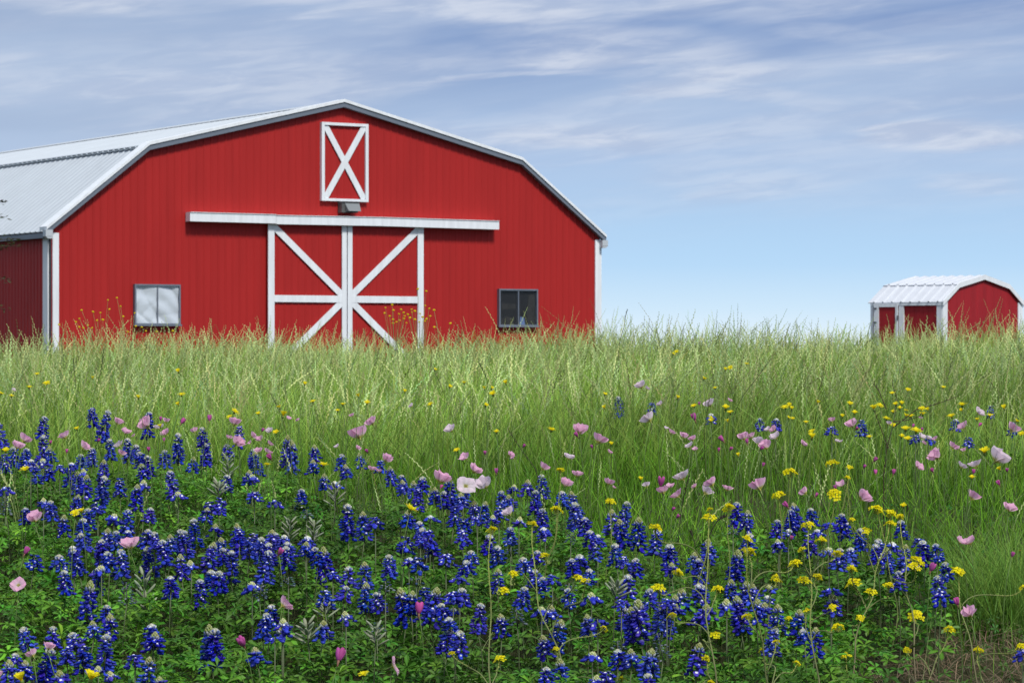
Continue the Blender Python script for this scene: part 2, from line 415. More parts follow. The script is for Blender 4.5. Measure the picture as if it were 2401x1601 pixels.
# sliding doors
zt, zb, zm = 2.26 + H0, -.58 + H0, .828 + H0
for side, (a, c) in enumerate(((4.435, 6.165), (6.185, 7.915))):
    door = MB(); V, Q = ribbed_wall(a, c, zb, lambda s: zt, .152, .02, .008); V = [(x, y - .062, z) for x, y, z in V]; door.add(V, Q)
    door.box(a + .01, c - .01, -.058, -.02, zb + .01, zt - .01)
    dp = put('sliding_door', door.mesh('sliding_door', M_RED), barn)
    outer, inner = (a, c) if side == 0 else (c, a); sg = 1 if side == 0 else -1
    f0, f1 = -.105, -.078
    def board(nm, bb): put(nm, bb.mesh(nm, M_WHITE), dp)
    bb = MB(); x0, x1 = sorted((outer, outer + sg * .135)); bb.box(x0, x1, f0, f1, zb, zt); board('outer_stile', bb)
    bb = MB(); x0, x1 = sorted((inner, inner - sg * .105)); bb.box(x0, x1, f0 + .001, f1, zb, zt); board('inner_stile', bb)
    bb = MB(); x0, x1 = sorted((outer + sg * .1355, inner - sg * .1055)); bb.box(x0, x1, f0 + .002, f1, zm - .067, zm + .067); board('middle_rail', bb)
    bb = MB(); bb.bar((outer + sg * .10, zt - .02), (inner - sg * .09, zm + .07), .13, f0 + .006, f1 - .003); board('diagonal_brace', bb)
    bb = MB(); bb.bar((inner - sg * .09, zm - .05), (outer + sg * .10, zb + .02), .13, f0 + .006, f1 - .003); board('diagonal_brace', bb)
# door rail, made of three lengths that do not meet quite straight
b = MB()
for i, (x0, x1, dz0, dz1) in enumerate(((2.72, 4.55, 0, .0), (4.553, 6.9, -.012, .004), (6.903, 9.63, .003, -.006))):
    z0 = 2.268 + H0; h = .165
    b.prism([(x0, z0 + dz0), (x1, z0 + dz1), (x1, z0 + h + dz1), (x0, z0 + h + dz0)], -.21, -.021)
    b.prism([(x0, z0 + h + dz0 + .001), (x1, z0 + h + dz1 + .001), (x1, z0 + h + .012 + dz1), (x0, z0 + h + .012 + dz0)], -.225, -.021)
put('door_rail', b.mesh('door_rail', M_WHITE), barn)
# loft door
lz0, lz1 = 2.742 + H0, 4.275 + H0; la, lc = 5.62, 6.665
ld = MB(); V, Q = ribbed_wall(la, lc, lz0, lambda s: lz1, .152, .02, .008); ld.add([(x, y - .03, z) for x, y, z in V], Q)
ldo = put('loft_door', ld.mesh('loft_door', M_RED), barn)
for x0, x1, z0, z1 in ((la, la + .065, lz0, lz1), (lc - .065, lc, lz0, lz1), (la + .0655, lc - .0655, lz1 - .055, lz1), (la + .0655, lc - .0655, lz0, lz0 + .05)):
    bb = MB(); bb.box(x0, x1, -.085, -.002, z0, z1); put('frame_board', bb.mesh('frame_board', M_WHITE), ldo)
for sg in (1, -1):
    bb = MB(); m = (la + lc) / 2; hw = (lc - la) / 2 - .085
    bb.bar((m - sg * hw, lz0 + .055), (m + sg * hw, lz1 - .055), .118, -.066 - .004 * sg, -.050 - .004 * sg); put('diagonal_brace', bb.mesh('diagonal_brace', M_WHITE), ldo)
# lamp above the doors
lx, lz = 6.205, 2.62 + H0
b = MB(); b.prism([(lx - .19, lz - .10), (lx + .17, lz - .10), (lx + .20, lz + .10), (lx - .19, lz + .10)], -.17, -.018)
lamp = put('wall_lamp', b.mesh('wall_lamp', M_LAMP), barn)
b = MB(); b.add([(lx - .10, -.30, lz - .075), (lx + .17, -.30, lz - .075), (lx + .20, -.172, lz + .085), (lx - .12, -.172, lz + .085), (lx - .10, -.172, lz - .075), (lx + .17, -.172, lz - .075)],
                [(0, 1, 2, 3), (0, 4, 5, 1)], [(0, 3, 4), (1, 5, 2)]); put('lens', b.mesh('lens', M_LENS), lamp)
b = MB(); b.box(lx - .20, lx + .21, -.19, -.01, lz + .101, lz + .118); put('hood', b.mesh('hood', M_LAMP), lamp)
# windows
def window(a, c, z0, z1, kind):
    b = MB(); f = .032
    for x0, x1, q0, q1 in ((a, a + f, z0, z1), (c - f, c, z0, z1), (a + f + .0005, c - f - .0005, z1 - f, z1), (a + f + .0005, c - f - .0005, z0, z0 + f)): b.box(x0, x1, -.085, -.001, q0, q1)
    w = put('window', b.mesh('window', M_FRAME), barn)
    m = (a + c) / 2; b = MB(); b.box(m - .011, m + .011, -.078, -.03, z0 + f, z1 - f); put('mullion', b.mesh('mullion', M_FRAME), w)
    b = MB(); b.box(a - .02, c + .02, -.10, -.086, z0 - .02, z0 + .012); put('sill', b.mesh('sill', M_FRAME), w)
    if kind == 'foil':
        n = 40; g = np.linspace(0, 1, n); U, Wv = np.meshgrid(g, g)
        q1 = 7 * U + 5.5 * Wv + 1.5 * np.sin(3 * Wv + 2 * U); q2 = 9 * U - 11 * Wv + 2 * np.sin(4 * U); dd = .022 * np.abs(np.sin(q1)) ** .7 + .010 * np.abs(np.sin(q2 * .7)) * (1 - Wv) + .006 * np.sin(13 * Wv + 9 * U * U)
        V = np.stack([a + f + U * (c - a - 2 * f), -.030 - dd * 1.0, z0 + f + Wv * (z1 - z0 - 2 * f)], -1)
        I, J = np.meshgrid(np.arange(n - 1), np.arange(n - 1)); k = (J * n + I).ravel()
        put('silver_cover', mk_mesh('silver_cover', V, np.stack([k, k + 1, k + 1 + n, k + n], 1), None, None, M_FOIL, True), w)
        put('pane', (lambda bb: (bb.box(a + f, c - f, -.066, -.064, z0 + f, z1 - f), bb.mesh('pane', M_GLASS))[1])(MB()), w)
    else:
        b = MB(); b.box(a + f, c - f, -.034, -.019, z0 + f, z1 - f); put('dark_room_panel', b.mesh('dark_room_panel', M_INT), w)  # near-black panel stands in for the darkness of the room
        b = MB(); h = z1 - z0
        b.prism([(a + .06, z0 + f), (a + .38, z0 + f), (a + .34, z0 + .20 * h), (a + .20, z0 + .27 * h), (a + .08, z0 + .17 * h)], -.046, -.035)
        b.prism([(m + .20, z0 + f), (c - .06, z0 + f), (c - .06, z1 - .1), (m + .26, z1 - .12), (m + .22, z0 + .4 * h)], -.046, -.035)
        b.prism([(a + .08, z0 + .45 * h), (m - .05, z0 + .47 * h), (m - .05, z0 + .60 * h), (a + .10, z0 + .62 * h)], -.042, -.035)
        put('stored_clutter', b.mesh('stored_clutter', M_JUNK), w)
        b = MB(); b.prism([(m + .03, z0 + f), (m + .17, z0 + f), (m + .15, z0 + .22 * h), (m + .06, z0 + .26 * h)], -.052, -.047); put('blue_tub', b.mesh('blue_tub', M_BLUEJUNK), w)
        put('pane', (lambda bb: (bb.box(a + f, c - f, -.066, -.064, z0 + f, z1 - f), bb.mesh('pane', M_GLASS))[1])(MB()), w)
    return w
w1 = window(1.64, 2.587, .31 + H0, 1.075 + H0, 'foil'); w1['label'] = 'window covered with wrinkled silver sheeting'
w2 = window(9.712, 10.655, .31 + H0, 1.068 + H0, 'clear'); w2['label'] = 'dark clear window with clutter inside'

# ------------------------------------------------------------------ the shed
SD = 78.0; SX = .1555 * SD
SZ = EYE - .74; S0 = .74
shed = thing('garden_shed', (SX, SD, SZ), 'small red shed with white ribbed roof and white corner boards', 'shed', None, R(48)); shed.scale = (1.37, .775, 1)
WS, LS = 3.05, 3.12
SP = [(0, 1.14 + S0), (.56, 1.60 + S0), (1.525, 1.84 + S0), (2.49, 1.60 + S0), (3.05, 1.14 + S0)]
ss = [p[0] for p in SP]; sz = [p[1] for p in SP]
b = MB(); V, Q = ribbed_wall(0, WS, -.2, lambda s: np.interp(s, ss, sz) - .03, .2, .012, -.006, brk=(.56, 1.525, 2.49)); b.add(V, Q); put('front_wall', b.mesh('front_wall', M_REDSHED), shed)
b = MB(); V, Q = ribbed_wall(0, WS, -.2, lambda s: np.interp(s, ss, sz) - .03, .2, .012, -.006, brk=(.56, 1.525, 2.49)); b.add([(WS - s, LS - d, z) for s, d, z in V], Q); put('back_wall', b.mesh('back_wall', M_REDSHED), shed)
b = MB(); V, Q = ribbed_wall(0, LS, -.2, lambda s: sz[0] - .02, .2, .012, -.006); b.add([(d, LS - s, z) for s, d, z in V], Q); put('side_wall', b.mesh('side_wall', M_REDSHED), shed)
b = MB(); V, Q = ribbed_wall(0, LS, -.2, lambda s: sz[0] - .02, .2, .012, -.006); b.add([(WS - d, s, z) for s, d, z in V], Q); put('side_wall', b.mesh('side_wall', M_REDSHED), shed)
def soff(p, a, b): return (p[0] + a, p[1] + b)
for p, q in ((soff(SP[0], -.045, -.03), soff(SP[1], .0, .02)), (soff(SP[1], -.05, .015), soff(SP[2], 0, .04)), (soff(SP[3], .05, .015), soff(SP[2], 0, .04)), (soff(SP[4], .045, -.03), soff(SP[3], 0, .02))):
    b = MB(); V, Q = roof_sheet(p, q, -.06, LS + .10, .40, .045, .038, .02); b.add(V, Q); put('roof', b.mesh('roof', M_SHEDROOF), shed)
SRK = [soff(SP[0], -.05, -.045), soff(SP[1], 0, .01), soff(SP[2], 0, .02), soff(SP[3], 0, .01), soff(SP[4], .05, -.045)]
put('rake_trim', rake(SRK, -.10, -.062, -.085, .055).mesh('rake_trim', M_WHITE), shed)
for x0, x1 in ((-.02, .16), (WS - .16, WS + .02)):
    b = MB(); b.box(x0, x1, -.035, -.001, -.2, sz[0] - .0); put('corner_board', b.mesh('corner_board', M_WHITE), shed)
b = MB(); b.box(-.03, -.001, .0, .22, -.2, sz[0] - .125); put('corner_board', b.mesh('corner_board', M_WHITE), shed)
b = MB(); b.box(-.03, -.001, LS - .12, LS, -.2, sz[0] - .125); put('corner_board', b.mesh('corner_board', M_WHITE), shed)
b = MB(); b.box(-.04, -.001, .0, LS, sz[0] - .12, sz[0] - .02); put('fascia_board', b.mesh('fascia_board', M_WHITE), shed)
# the plank door in the long side
b = MB(); b.box(-.045, -.002, 1.92, 2.92, -.15, .99 + S0 + .085); dr = put('door', b.mesh('door', M_REDSHED), shed)
for nm, y0, y1, z0, z1 in (('door_stile', 1.88, 1.98, -.15, 1.09 + S0), ('door_stile', 2.72, 2.93, -.15, 1.09 + S0), ('door_rail', 1.981, 2.719, .985 + S0, 1.09 + S0), ('door_rail', 1.981, 2.719, .15, .26)):
    b = MB(); b.box(-.065, -.046, y0, y1, z0, z1); put(nm, b.mesh(nm, M_WHITE), dr)
for z in (.95 + S0, .55 + S0, .1 + S0):
    b = MB(); b.box(-.085, -.066, 2.80, 2.92, z - .015, z + .015); put('hinge', b.mesh('hinge', M_DARK), dr)
b = MB(); b.box(-.085, -.066, 1.86, 1.885, .60 + S0, .74 + S0); put('latch', b.mesh('latch', M_DARK), dr)
b = MB(); b.box(-.035, -.001, 1.65, 1.86, -.2, sz[0] - .125); put('door_post', b.mesh('door_post', M_WHITE), shed)

# ------------------------------------------------------------------ flower positions read from the photograph, per zoomed window
TILES = {'A': (0, 930, .21259), 'B': (500, 930, .21259), 'C': (1000, 1000, .21259), 'D': (1500, 1000, .21259), 'E': (1900, 900, .21259),
         'F': (0, 1263, .21259), 'G': (500, 1263, .21259), 'H': (1000, 1268, .21259), 'I': (1500, 1268, .21259), 'J': (1800, 1200, .25574),
         'K': (1400, 820, .21259), 'L': (0, 820, .2551), 'M': (600, 820, .2551), 'P': (700, 200, .39545), 'O': (0, 200, .39545)}
BLUE = {
'A': "20 280 560 w;455 220 450 w;470 430 730 w;1030 135 320 b;1120 145 470 w;1625 165 440 w;165 555 760 w;285 575 780 w;60 640 830 b;560 555 710 y;340 700 800 w;475 695 750 y;405 740 945 y;540 780 915 b;660 760 830 b;1225 470 690 w;1400 465 720 w;1495 535 690 w;1005 570 760 w;885 640 790 w;790 735 800 w;1570 615 760 w;1665 655 920 w;1590 740 900 y;1965 410 720 w;2245 345 580 w;1820 595 770 w;2120 670 820 y;2270 520 760 w;770 780 1000 b;1140 705 960 y;1110 880 1190 w;925 805 880 y;870 830 1110 y;940 870 1100 y;1320 910 1085 b;1500 975 1240 y;1575 930 1020 y;1915 820 1090 w;1965 1060 1120 y;480 1125 1200 y;560 1150 1340 w;300 1230 1380 w;830 1085 1290 y;695 1310 1520 y;975 1240 1440 w;915 1350 1560 w;1255 1305 1370 y;1395 1250 1480 w;1640 1230 1370 w;2260 1225 1370 y;2150 1350 1640 w;1080 1180 1290 b;2330 1170 1290 b;60 1000 1060 b;60 1100 1280 s",
'F': "1160 -115 120 y;1265 -80 110 w;1415 -85 60 w;1620 -95 80 w;1715 -70 120 w;1990 -95 150 w;2065 -85 200 w;1890 -40 140 y;920 -56 120 w;880 105 390 w;820 85 200 w;1105 15 200 w;1145 55 300 w;1340 125 400 w;1210 150 330 w;1645 75 390 w;1820 20 290 w;2285 40 350 y;2000 180 430 y;2110 245 340 y;660 185 330 w;730 350 600 w;1060 320 600 w;1120 310 380 y;950 475 940 y;1165 740 910 w;1035 915 1090 y;1210 840 1090 y;1885 420 580 w;1880 470 640 y;2225 450 750 w;2340 350 580 w;320 975 1215 w;580 975 1190 w;840 1030 1230 w;740 1190 1370 b;1150 1065 1430 w;920 1200 1460 b;1690 950 1160 w;1690 1040 1240 y;2320 940 1420 y;1490 1290 1400 b;1620 1310 1600 y;470 1205 1600 w;150 1270 1400 w;110 1345 1600 y;280 1350 1540 y;680 1460 1640 y;1085 1410 1500 y;1230 1465 1560 y;1770 1530 1680 y;370 190 330 b;1400 480 700 s;1610 370 800 p",
'G': "95 -10 150 y;105 110 300 w;200 135 460 w;270 -90 160 b;45 360 590 w;530 -10 240 w;550 135 480 w;640 50 290 w;400 0 200 b;690 -60 100 w;820 45 180 w;835 90 340 w;1010 40 190 y;1160 95 300 w;1240 90 480 y;1320 370 460 b;1030 -20 70 w;2120 -5 140 b;2285 -10 70 b;1950 180 420 w;2160 215 290 w;2270 215 360 b;1495 315 530 w;1675 265 530 y;1440 530 670 w;1680 490 790 y;1225 590 740 b;1845 595 810 w;2130 540 920 y;2185 585 800 y;2330 550 860 b;545 820 1080 w;640 735 950 w;430 490 560 y;775 890 1000 y;760 965 1080 y;1210 910 1100 y;1465 810 910 y;20 1000 1400 w;490 1205 1370 y;680 1085 1130 b;510 500 640 s;830 420 510 s;1900 470 570 s;2240 410 480 s;1810 920 1010 s;1240 680 860 p;1050 930 1140 p;1790 950 1170 p",
'B': "280 330 550 b;165 530 690 w;150 870 1050 w;440 580 760 w;490 610 870 y;390 820 960 y;430 870 920 y;800 435 760 y;880 490 820 y;1125 540 750 y;1105 705 840 y;1410 640 800 w;1470 755 890 y;1620 630 780 y;1840 710 830 b;1970 775 970 y;2090 870 1030 w;2105 925 1060 y;2215 935 1100 y;2310 890 1070 w;2250 1030 1240 b;1230 855 1010 y;1340 945 1000 w;970 1025 1240 w;680 1150 1205 b;1485 1190 1560 w;1670 1275 1560 y;1790 1340 1440 b;2140 1265 1420 y;2270 1380 1530 w;2310 1450 1640 w;280 1405 1600 y;440 1520 1700 b;630 1475 1640 y;780 1530 1640 w;455 1060 1150 b;60 1120 1280 b;20 1410 1530 y;1030 1250 1330 s;170 650 900 p;840 1355 1570 p;1100 1370 1600 p;1350 970 1200 p;60 950 1110 p",
'C': "105 680 830 y;270 565 900 y;190 720 900 w;400 690 880 w;385 740 900 y;300 880 1090 b;540 810 1000 y;610 830 1080 y;560 1000 1070 b;730 985 1090 y;830 715 880 w;925 760 900 y;800 900 1020 b;960 650 760 y;1110 595 750 y;1290 535 780 w;1190 710 960 w;1020 1005 1090 y;1265 910 1140 w;1310 1120 1240 w;1500 720 870 w;1615 720 900 y;1640 835 1130 w;1700 900 1090 b;1760 1010 1180 w;1810 1150 1310 w;1890 1200 1310 w;2160 825 1080 w;2040 925 1180 y;2185 1025 1330 y;2330 1010 1350 y;40 990 1040 w;425 1015 1160 b;390 1160 1300 b;920 1115 1310 w;680 1195 1410 w;795 1320 1530 w;215 1415 1520 b;500 1375 1500 w;450 1480 1620 w;70 1290 1420 b;20 1150 1320 b;1220 1375 1510 w;1090 1450 1600 w;1865 1295 1480 w;2095 1300 1520 w;2170 1450 1566 b;1700 1415 1600 w;1620 1465 1640 w;2310 1460 1660 w;1590 1170 1280 s;930 1330 1390 s",
'H': "785 315 560 y;1190 325 490 w;1300 405 600 w;1390 380 470 b;1050 505 720 w;1570 465 530 s;1575 530 740 w;1790 315 470 w;2210 380 610 w;2150 655 740 b;2335 650 860 w;1820 585 660 y;40 510 900 y;375 530 690 w;295 570 670 b;360 395 450 b;170 695 830 w;300 750 800 w;570 695 1000 w;275 850 1050 w;225 980 1240 w;340 990 1240 w;830 815 1040 y;1380 710 900 y;1410 870 1170 y;1320 1045 1280 y;1310 1400 1580 w;1485 1310 1560 y;1800 815 1030 y;1890 860 930 b;2190 735 980 w;2280 740 1100 y;2120 1205 1390 w;2265 1200 1390 y;1865 1485 1580 y;1980 1455 1580 b;1000 740 900 s;1270 740 800 y;1830 1235 1300 y;2110 1100 1200 s;2080 470 620 p",
'D': "1070 840 1080 w;1170 930 1150 y;1655 920 1130 w;1740 835 1170 y;1905 905 1080 w;1510 1035 1210 w;1640 1140 1220 w;1965 1140 1210 w;2215 965 1150 w;2280 1055 1250 w;2080 1060 1110 b;1885 1200 1410 b;1535 1250 1370 y;1190 1185 1400 w;2090 1345 1410 y;2180 1350 1560 w;2330 1345 1520 w;170 1140 1400 w;340 1295 1566 w;350 1510 1640 y;730 1245 1500 y;780 1285 1440 y;590 1395 1600 y;680 1460 1740 w;1045 1365 1740 y;1030 1110 1180 s;2120 10 80 b",
'I': "115 535 760 w;215 540 600 b;10 660 1080 y;240 665 1030 y;310 730 1000 y;385 605 780 y;465 535 780 y;360 700 830 y;300 640 720 b;655 480 720 w;690 500 700 w;745 700 860 y;640 755 940 y;990 435 730 y;1150 450 660 y;1245 480 650 y;1220 560 700 b;960 650 770 y;1115 615 960 y;1140 670 1000 y;1290 650 900 y;1375 690 840 y;1515 710 1000 y;1440 955 1230 w;1435 490 570 y;1420 610 690 w;1740 765 1010 y;1820 980 1120 w;1925 965 1260 y;90 1195 1460 y;90 1475 1640 w;620 1135 1450 y;260 1010 1290 s;2130 610 800 y;2110 530 590 b",
'J': "1030 250 420 w;1000 300 460 w;1260 305 520 y;1100 340 550 y;1130 285 370 w;1445 270 490 w;1390 250 310 b;1565 295 460 w;1640 465 630 w;1200 550 725 w;1565 590 760 w;1230 80 240 w;2340 1270 1350 b;1600 740 840 b;850 155 340 w",
'E': "1985 250 370 b;1595 395 510 w;2230 430 560 b;1740 600 690 b;1160 570 640 b;1305 580 650 w;570 410 560 b;245 480 550 b",
'K': "245 520 740 w;600 590 700 b;1260 710 800 w;1790 760 900 w;1970 765 880 w"}
PINK = {   # x y width type (o open, w pale, c closed)
'A': "250 470 100 o;185 550 90 o;725 435 105 o;1290 285 80 o;1380 390 90 o;1640 300 130 o;1760 340 90 w;1840 400 70 o;1830 270 60 o;1770 265 40 c;1640 600 45 c;2000 295 60 c;2310 265 60 c;2150 380 60 o;1330 530 90 w;1330 630 70 o;910 550 90 o;1080 500 40 c;735 620 30 c;390 1340 120 o;1480 430 40 o;1810 490 35 c;560 520 35 c",
'F': "1440 65 240 o;275 165 75 c;210 490 160 o;370 1270 90 o;530 1195 90 o;0 1500 60 o",
'G': "755 710 210 o;725 175 70 c;335 1180 110 c;1385 1340 130 c;1970 1370 210 o;2270 820 110 c",
'B': "230 290 90 o;170 455 50 o;245 500 110 o;420 430 60 o;415 510 40 o;530 470 60 o;610 520 50 o;505 600 60 o;590 610 80 o;635 690 60 c;540 385 25 c;1620 420 140 o;1765 280 90 o;1535 210 40 o;2195 100 40 w;825 240 50 o;1585 570 45 o;1700 615 40 c;1895 690 95 o;1745 800 80 o;1820 820 60 o;1370 550 50 w;630 380 60 w;940 260 25 o",
'C': "275 30 100 w;440 335 100 o;515 475 125 o;140 575 135 o;430 630 200 w;655 635 130 w;770 515 50 c;915 310 60 o;960 345 50 o;1275 450 90 o;1525 630 95 o;1655 530 100 o;2005 620 80 o;2060 670 30 o;1565 340 100 w;1690 45 110 o;1665 110 50 c;1890 145 120 o;1825 240 35 c;2010 280 55 o;645 310 25 c;1065 230 30 c;925 950 90 w;155 680 30 c",
'D': "340 65 70 o;285 20 40 w;560 210 80 w;610 250 50 o;590 140 60 o;480 110 70 o;485 555 140 w;80 650 60 w;230 650 90 c;335 660 80 o;265 710 90 o;435 750 115 o;615 660 45 o;715 715 120 w;805 625 100 o;960 685 90 o;1330 655 130 o;1155 120 90 o;1235 110 90 o;1320 180 130 w;1400 215 100 o;1510 110 100 w;1420 30 60 w;1490 30 60 o;920 160 60 c;1185 185 50 c;1330 255 40 c;870 275 30 c;995 265 40 c;1360 440 35 c;1790 190 70 o;1835 720 80 o;1940 770 40 c;2225 640 90 o;2160 695 45 c;1630 885 60 c;1665 1250 40 c;410 1010 40 c;360 925 35 c",
'E': "245 405 60 o;470 450 90 o;500 505 25 c;290 630 30 w;345 635 40 w;1220 580 70 w;1240 650 40 o;1290 600 40 w;1385 610 50 o;1215 380 35 o;1845 310 100 w;1700 470 100 o;1860 465 40 c;2210 495 110 o;1555 690 70 o;1635 715 45 o;1700 735 50 o;1405 790 110 o;1830 890 125 w;2035 810 160 w;1660 905 90 w;1175 905 95 o;700 855 50 c;590 930 35 c;720 990 50 c;915 995 50 c;1350 975 45 c;2170 970 40 c;2085 1115 50 c;1800 990 45 c;1770 1240 110 o;2185 1370 125 o;550 1240 125 o;1130 475 30 c;1235 520 25 c;865 440 60 w",
'K': "495 400 80 w;545 430 40 w;590 760 110 w;705 600 50 w;1255 600 90 w;1455 560 50 o;1080 775 70 c;1125 610 25 c",
'J': "1860 275 95 o;1755 265 75 o;2240 410 40 c;1495 540 70 c;1740 850 60 c;1865 925 100 o", 'L': "120 370 35 w"}
YEL = {
'A': "62 595 75;285 795 110;850 355 50;1525 10 55;1970 85 40;830 1275 75;900 1260 75;1770 325 60",
'B': "235 160 75;180 220 45;495 190 45;730 115 50;770 200 90;1100 50 50;1430 85 35;1370 155 35;1695 70 60;695 390 50;595 745 40;1215 745 95;2170 1225 125",
'C': "1375 30 85;770 60 50;2035 195 55;340 260 60", 'D': "1900 50 60;1900 115 90", 'F': "240 1540 140;1000 1520 170", 'G': "1660 1485 75",
'E': "75 205 30;435 215 50;485 320 60;355 360 55;700 265 90;765 235 60;940 225 40;1010 220 60;915 310 50;985 270 40;1055 295 45;1230 270 60;1240 330 70;1300 285 40;840 380 70;1050 350 60;1110 355 60;1465 40 35;905 105 35;1075 65 35;1560 355 75;1675 225 90;1675 290 50;2140 265 70;1980 350 60;1840 395 40;910 465 70;1050 495 85;1165 510 100;1075 605 75;1005 580 60;650 585 40;1920 745 110;2095 940 60;1780 1035 65;25 520 60;30 585 70;2270 410 40;2330 545 40;1025 1345 30",
'K': "875 20 40;840 45 30;1175 320 55;1305 420 25;885 530 55;1070 620 55;1415 640 75;1470 690 60;1440 790 45;1255 750 50;1245 785 50;2075 630 70;2120 615 60;2145 650 50;2110 745 35;2150 760 35;1650 155 45;1410 220 30;1470 195 30;85 490 50;85 640 50;2305 800 40;1560 1165 25;480 1430 40",
'L': "340 222 35;430 305 50;270 345 40;105 422 35;10 400 25;855 262 35;1670 410 55;1640 200 50",
'M': "450 315 40;945 425 45;1370 385 40;1645 185 30;1780 340 35;1915 305 40;2100 355 40;2165 355 40;2180 405 60;2110 510 40;1610 500 25;2300 305 50"}
MUST = {
'C': "1480 480 70;1440 915 105;715 1140 95;1165 1070 90;2030 830 90;1300 1425 85",
'H': "955 360 90;850 550 110;1670 400 90;1750 440 90;275 1240 65;810 1305 110;1960 965 60;1430 1190 35;2155 1525 75",
'D': "170 1110 115;765 1000 115;980 895 100;1190 1240 95;1205 1370 120;770 915 45;1530 755 115;1660 500 115;2125 405 110;2140 750 120;1860 1085 110;2000 1255 100;1795 1350 80;1710 1510 115;2180 1400 95;2315 445 50;2295 565 45;2340 1030 60",
'I': "425 350 90;205 515 115;855 530 100;355 820 80;1180 835 90;1490 400 75;1525 440 80;1815 440 120;1955 390 100;825 1040 100;730 1295 85;1370 1210 85;2180 955 110;2275 1270 90;1505 1115 50;1640 855 35;1840 770 45;2130 735 90;1735 1345 40;2340 310 90;790 1560 60",
'J': "780 65 95;900 170 70;1125 20 95;1215 40 65;1125 110 80;1365 450 110;1345 500 90;1745 540 100;790 655 115;945 730 85;1115 670 75;1360 950 100;1670 1080 85;1930 1270 80;2330 1240 90;2340 690 50;850 965 60;1280 1265 50", 'E': "740 1380 120"}
RAG = {'P': "707 1210;757 1222;555 1303;515 1320;562 1335;608 1331;750 1308;775 1325;803 1334;510 1352;623 1350;672 1348;670 1330;648 1360;630 1370;595 1357;625 1385;560 1390;580 1405;690 1340;720 1355;780 1370;757 1388;750 1400;715 1405;900 1413;640 1410;690 1390;560 1412;805 1435;540 1370;600 1395;660 1380;735 1375",
       'O': "483 1335;640 1275;693 1262;648 1330;715 1312;595 1350;552 1345;470 1385;575 1395;610 1392;730 1372;798 1352;450 1405;520 1425;545 1440;470 1435;805 1430;840 1435;757 1463;930 1462;1025 1458;865 1458;350 1420;495 1440"}
def parse(tab):
    out = []
    for t, s in tab.items():
        ox, oy, k = TILES[t]
        for it in s.split(';'):
            f = it.split(); out.append([ox + float(f[0]) * k, oy + float(f[1]) * k] + [float(v) * k if v.lstrip('-').replace('.', '').isdigit() else v for v in f[2:]] + [oy])
    return out
def dedupe(items, d):
    out = []
    for it in items:
        if all(abs(it[0] - o[0]) + abs(it[1] - o[1]) > d for o in out): out.append(it)
    return out

# labels: where a plant stands, told by what is seen straight above it
ZONES = [(140, "under the barn's left corner"), (225, "just right of the barn's left corner"), (315, "just left of the silver-covered window"), (430, "under the silver-covered window"), (530, "under the door rail's left end"),
         (630, "left of the barn doors"), (720, "under the left edge of the barn doors"), (815, "under the left barn door"), (905, "under the right barn door"),
         (1000, "under the right edge of the barn doors"), (1090, "right of the barn doors"), (1170, "under the door rail's right end"), (1265, "under the dark barn window"),
         (1350, "right of the dark barn window"), (1440, "under the barn's right corner"), (1540, "just right of the barn"), (1640, "second fifth between barn and shed"),
         (1740, "middle fifth between barn and shed"), (1840, "fourth fifth between barn and shed"), (1940, "left of the shed"), (2035, "just left of the shed"), (2120, "under the shed door"), (2210, "under the shed's long wall"),
         (2310, "under the shed gable's left half"), (99999, "under the shed gable's right half")]
def zone(px):
    for x, s in ZONES:
        if px < x: return s
ORD = ['topmost', 'second down', 'third down', 'fourth down', 'fifth down', 'sixth down', 'seventh down', 'eighth down', 'ninth down', 'tenth down', 'eleventh down', 'twelfth down', 'thirteenth down', 'fourteenth down']
class Namer:
    """collects (look, px, py, object) and gives every one its own label once all are known"""
    def __init__(s): s.items = []
    def add(s, o, look, px, py): s.items.append((look, zone(px), py, o))
    def finish(s):
        g = {}
        for it in s.items: g.setdefault((it[0], it[1]), []).append(it)
        for (look, zn), L_ in g.items():
            L_.sort(key=lambda t: t[2])
            for i, t in enumerate(L_):
                r = '' if len(L_) == 1 else ', ' + (ORD[i] if i < len(L_) - 1 or len(L_) > 13 else 'lowest') + (' of them' if i == 0 and False else '')
                t[3]['label'] = f'{look} {zn}{r}'
NM = Namer()

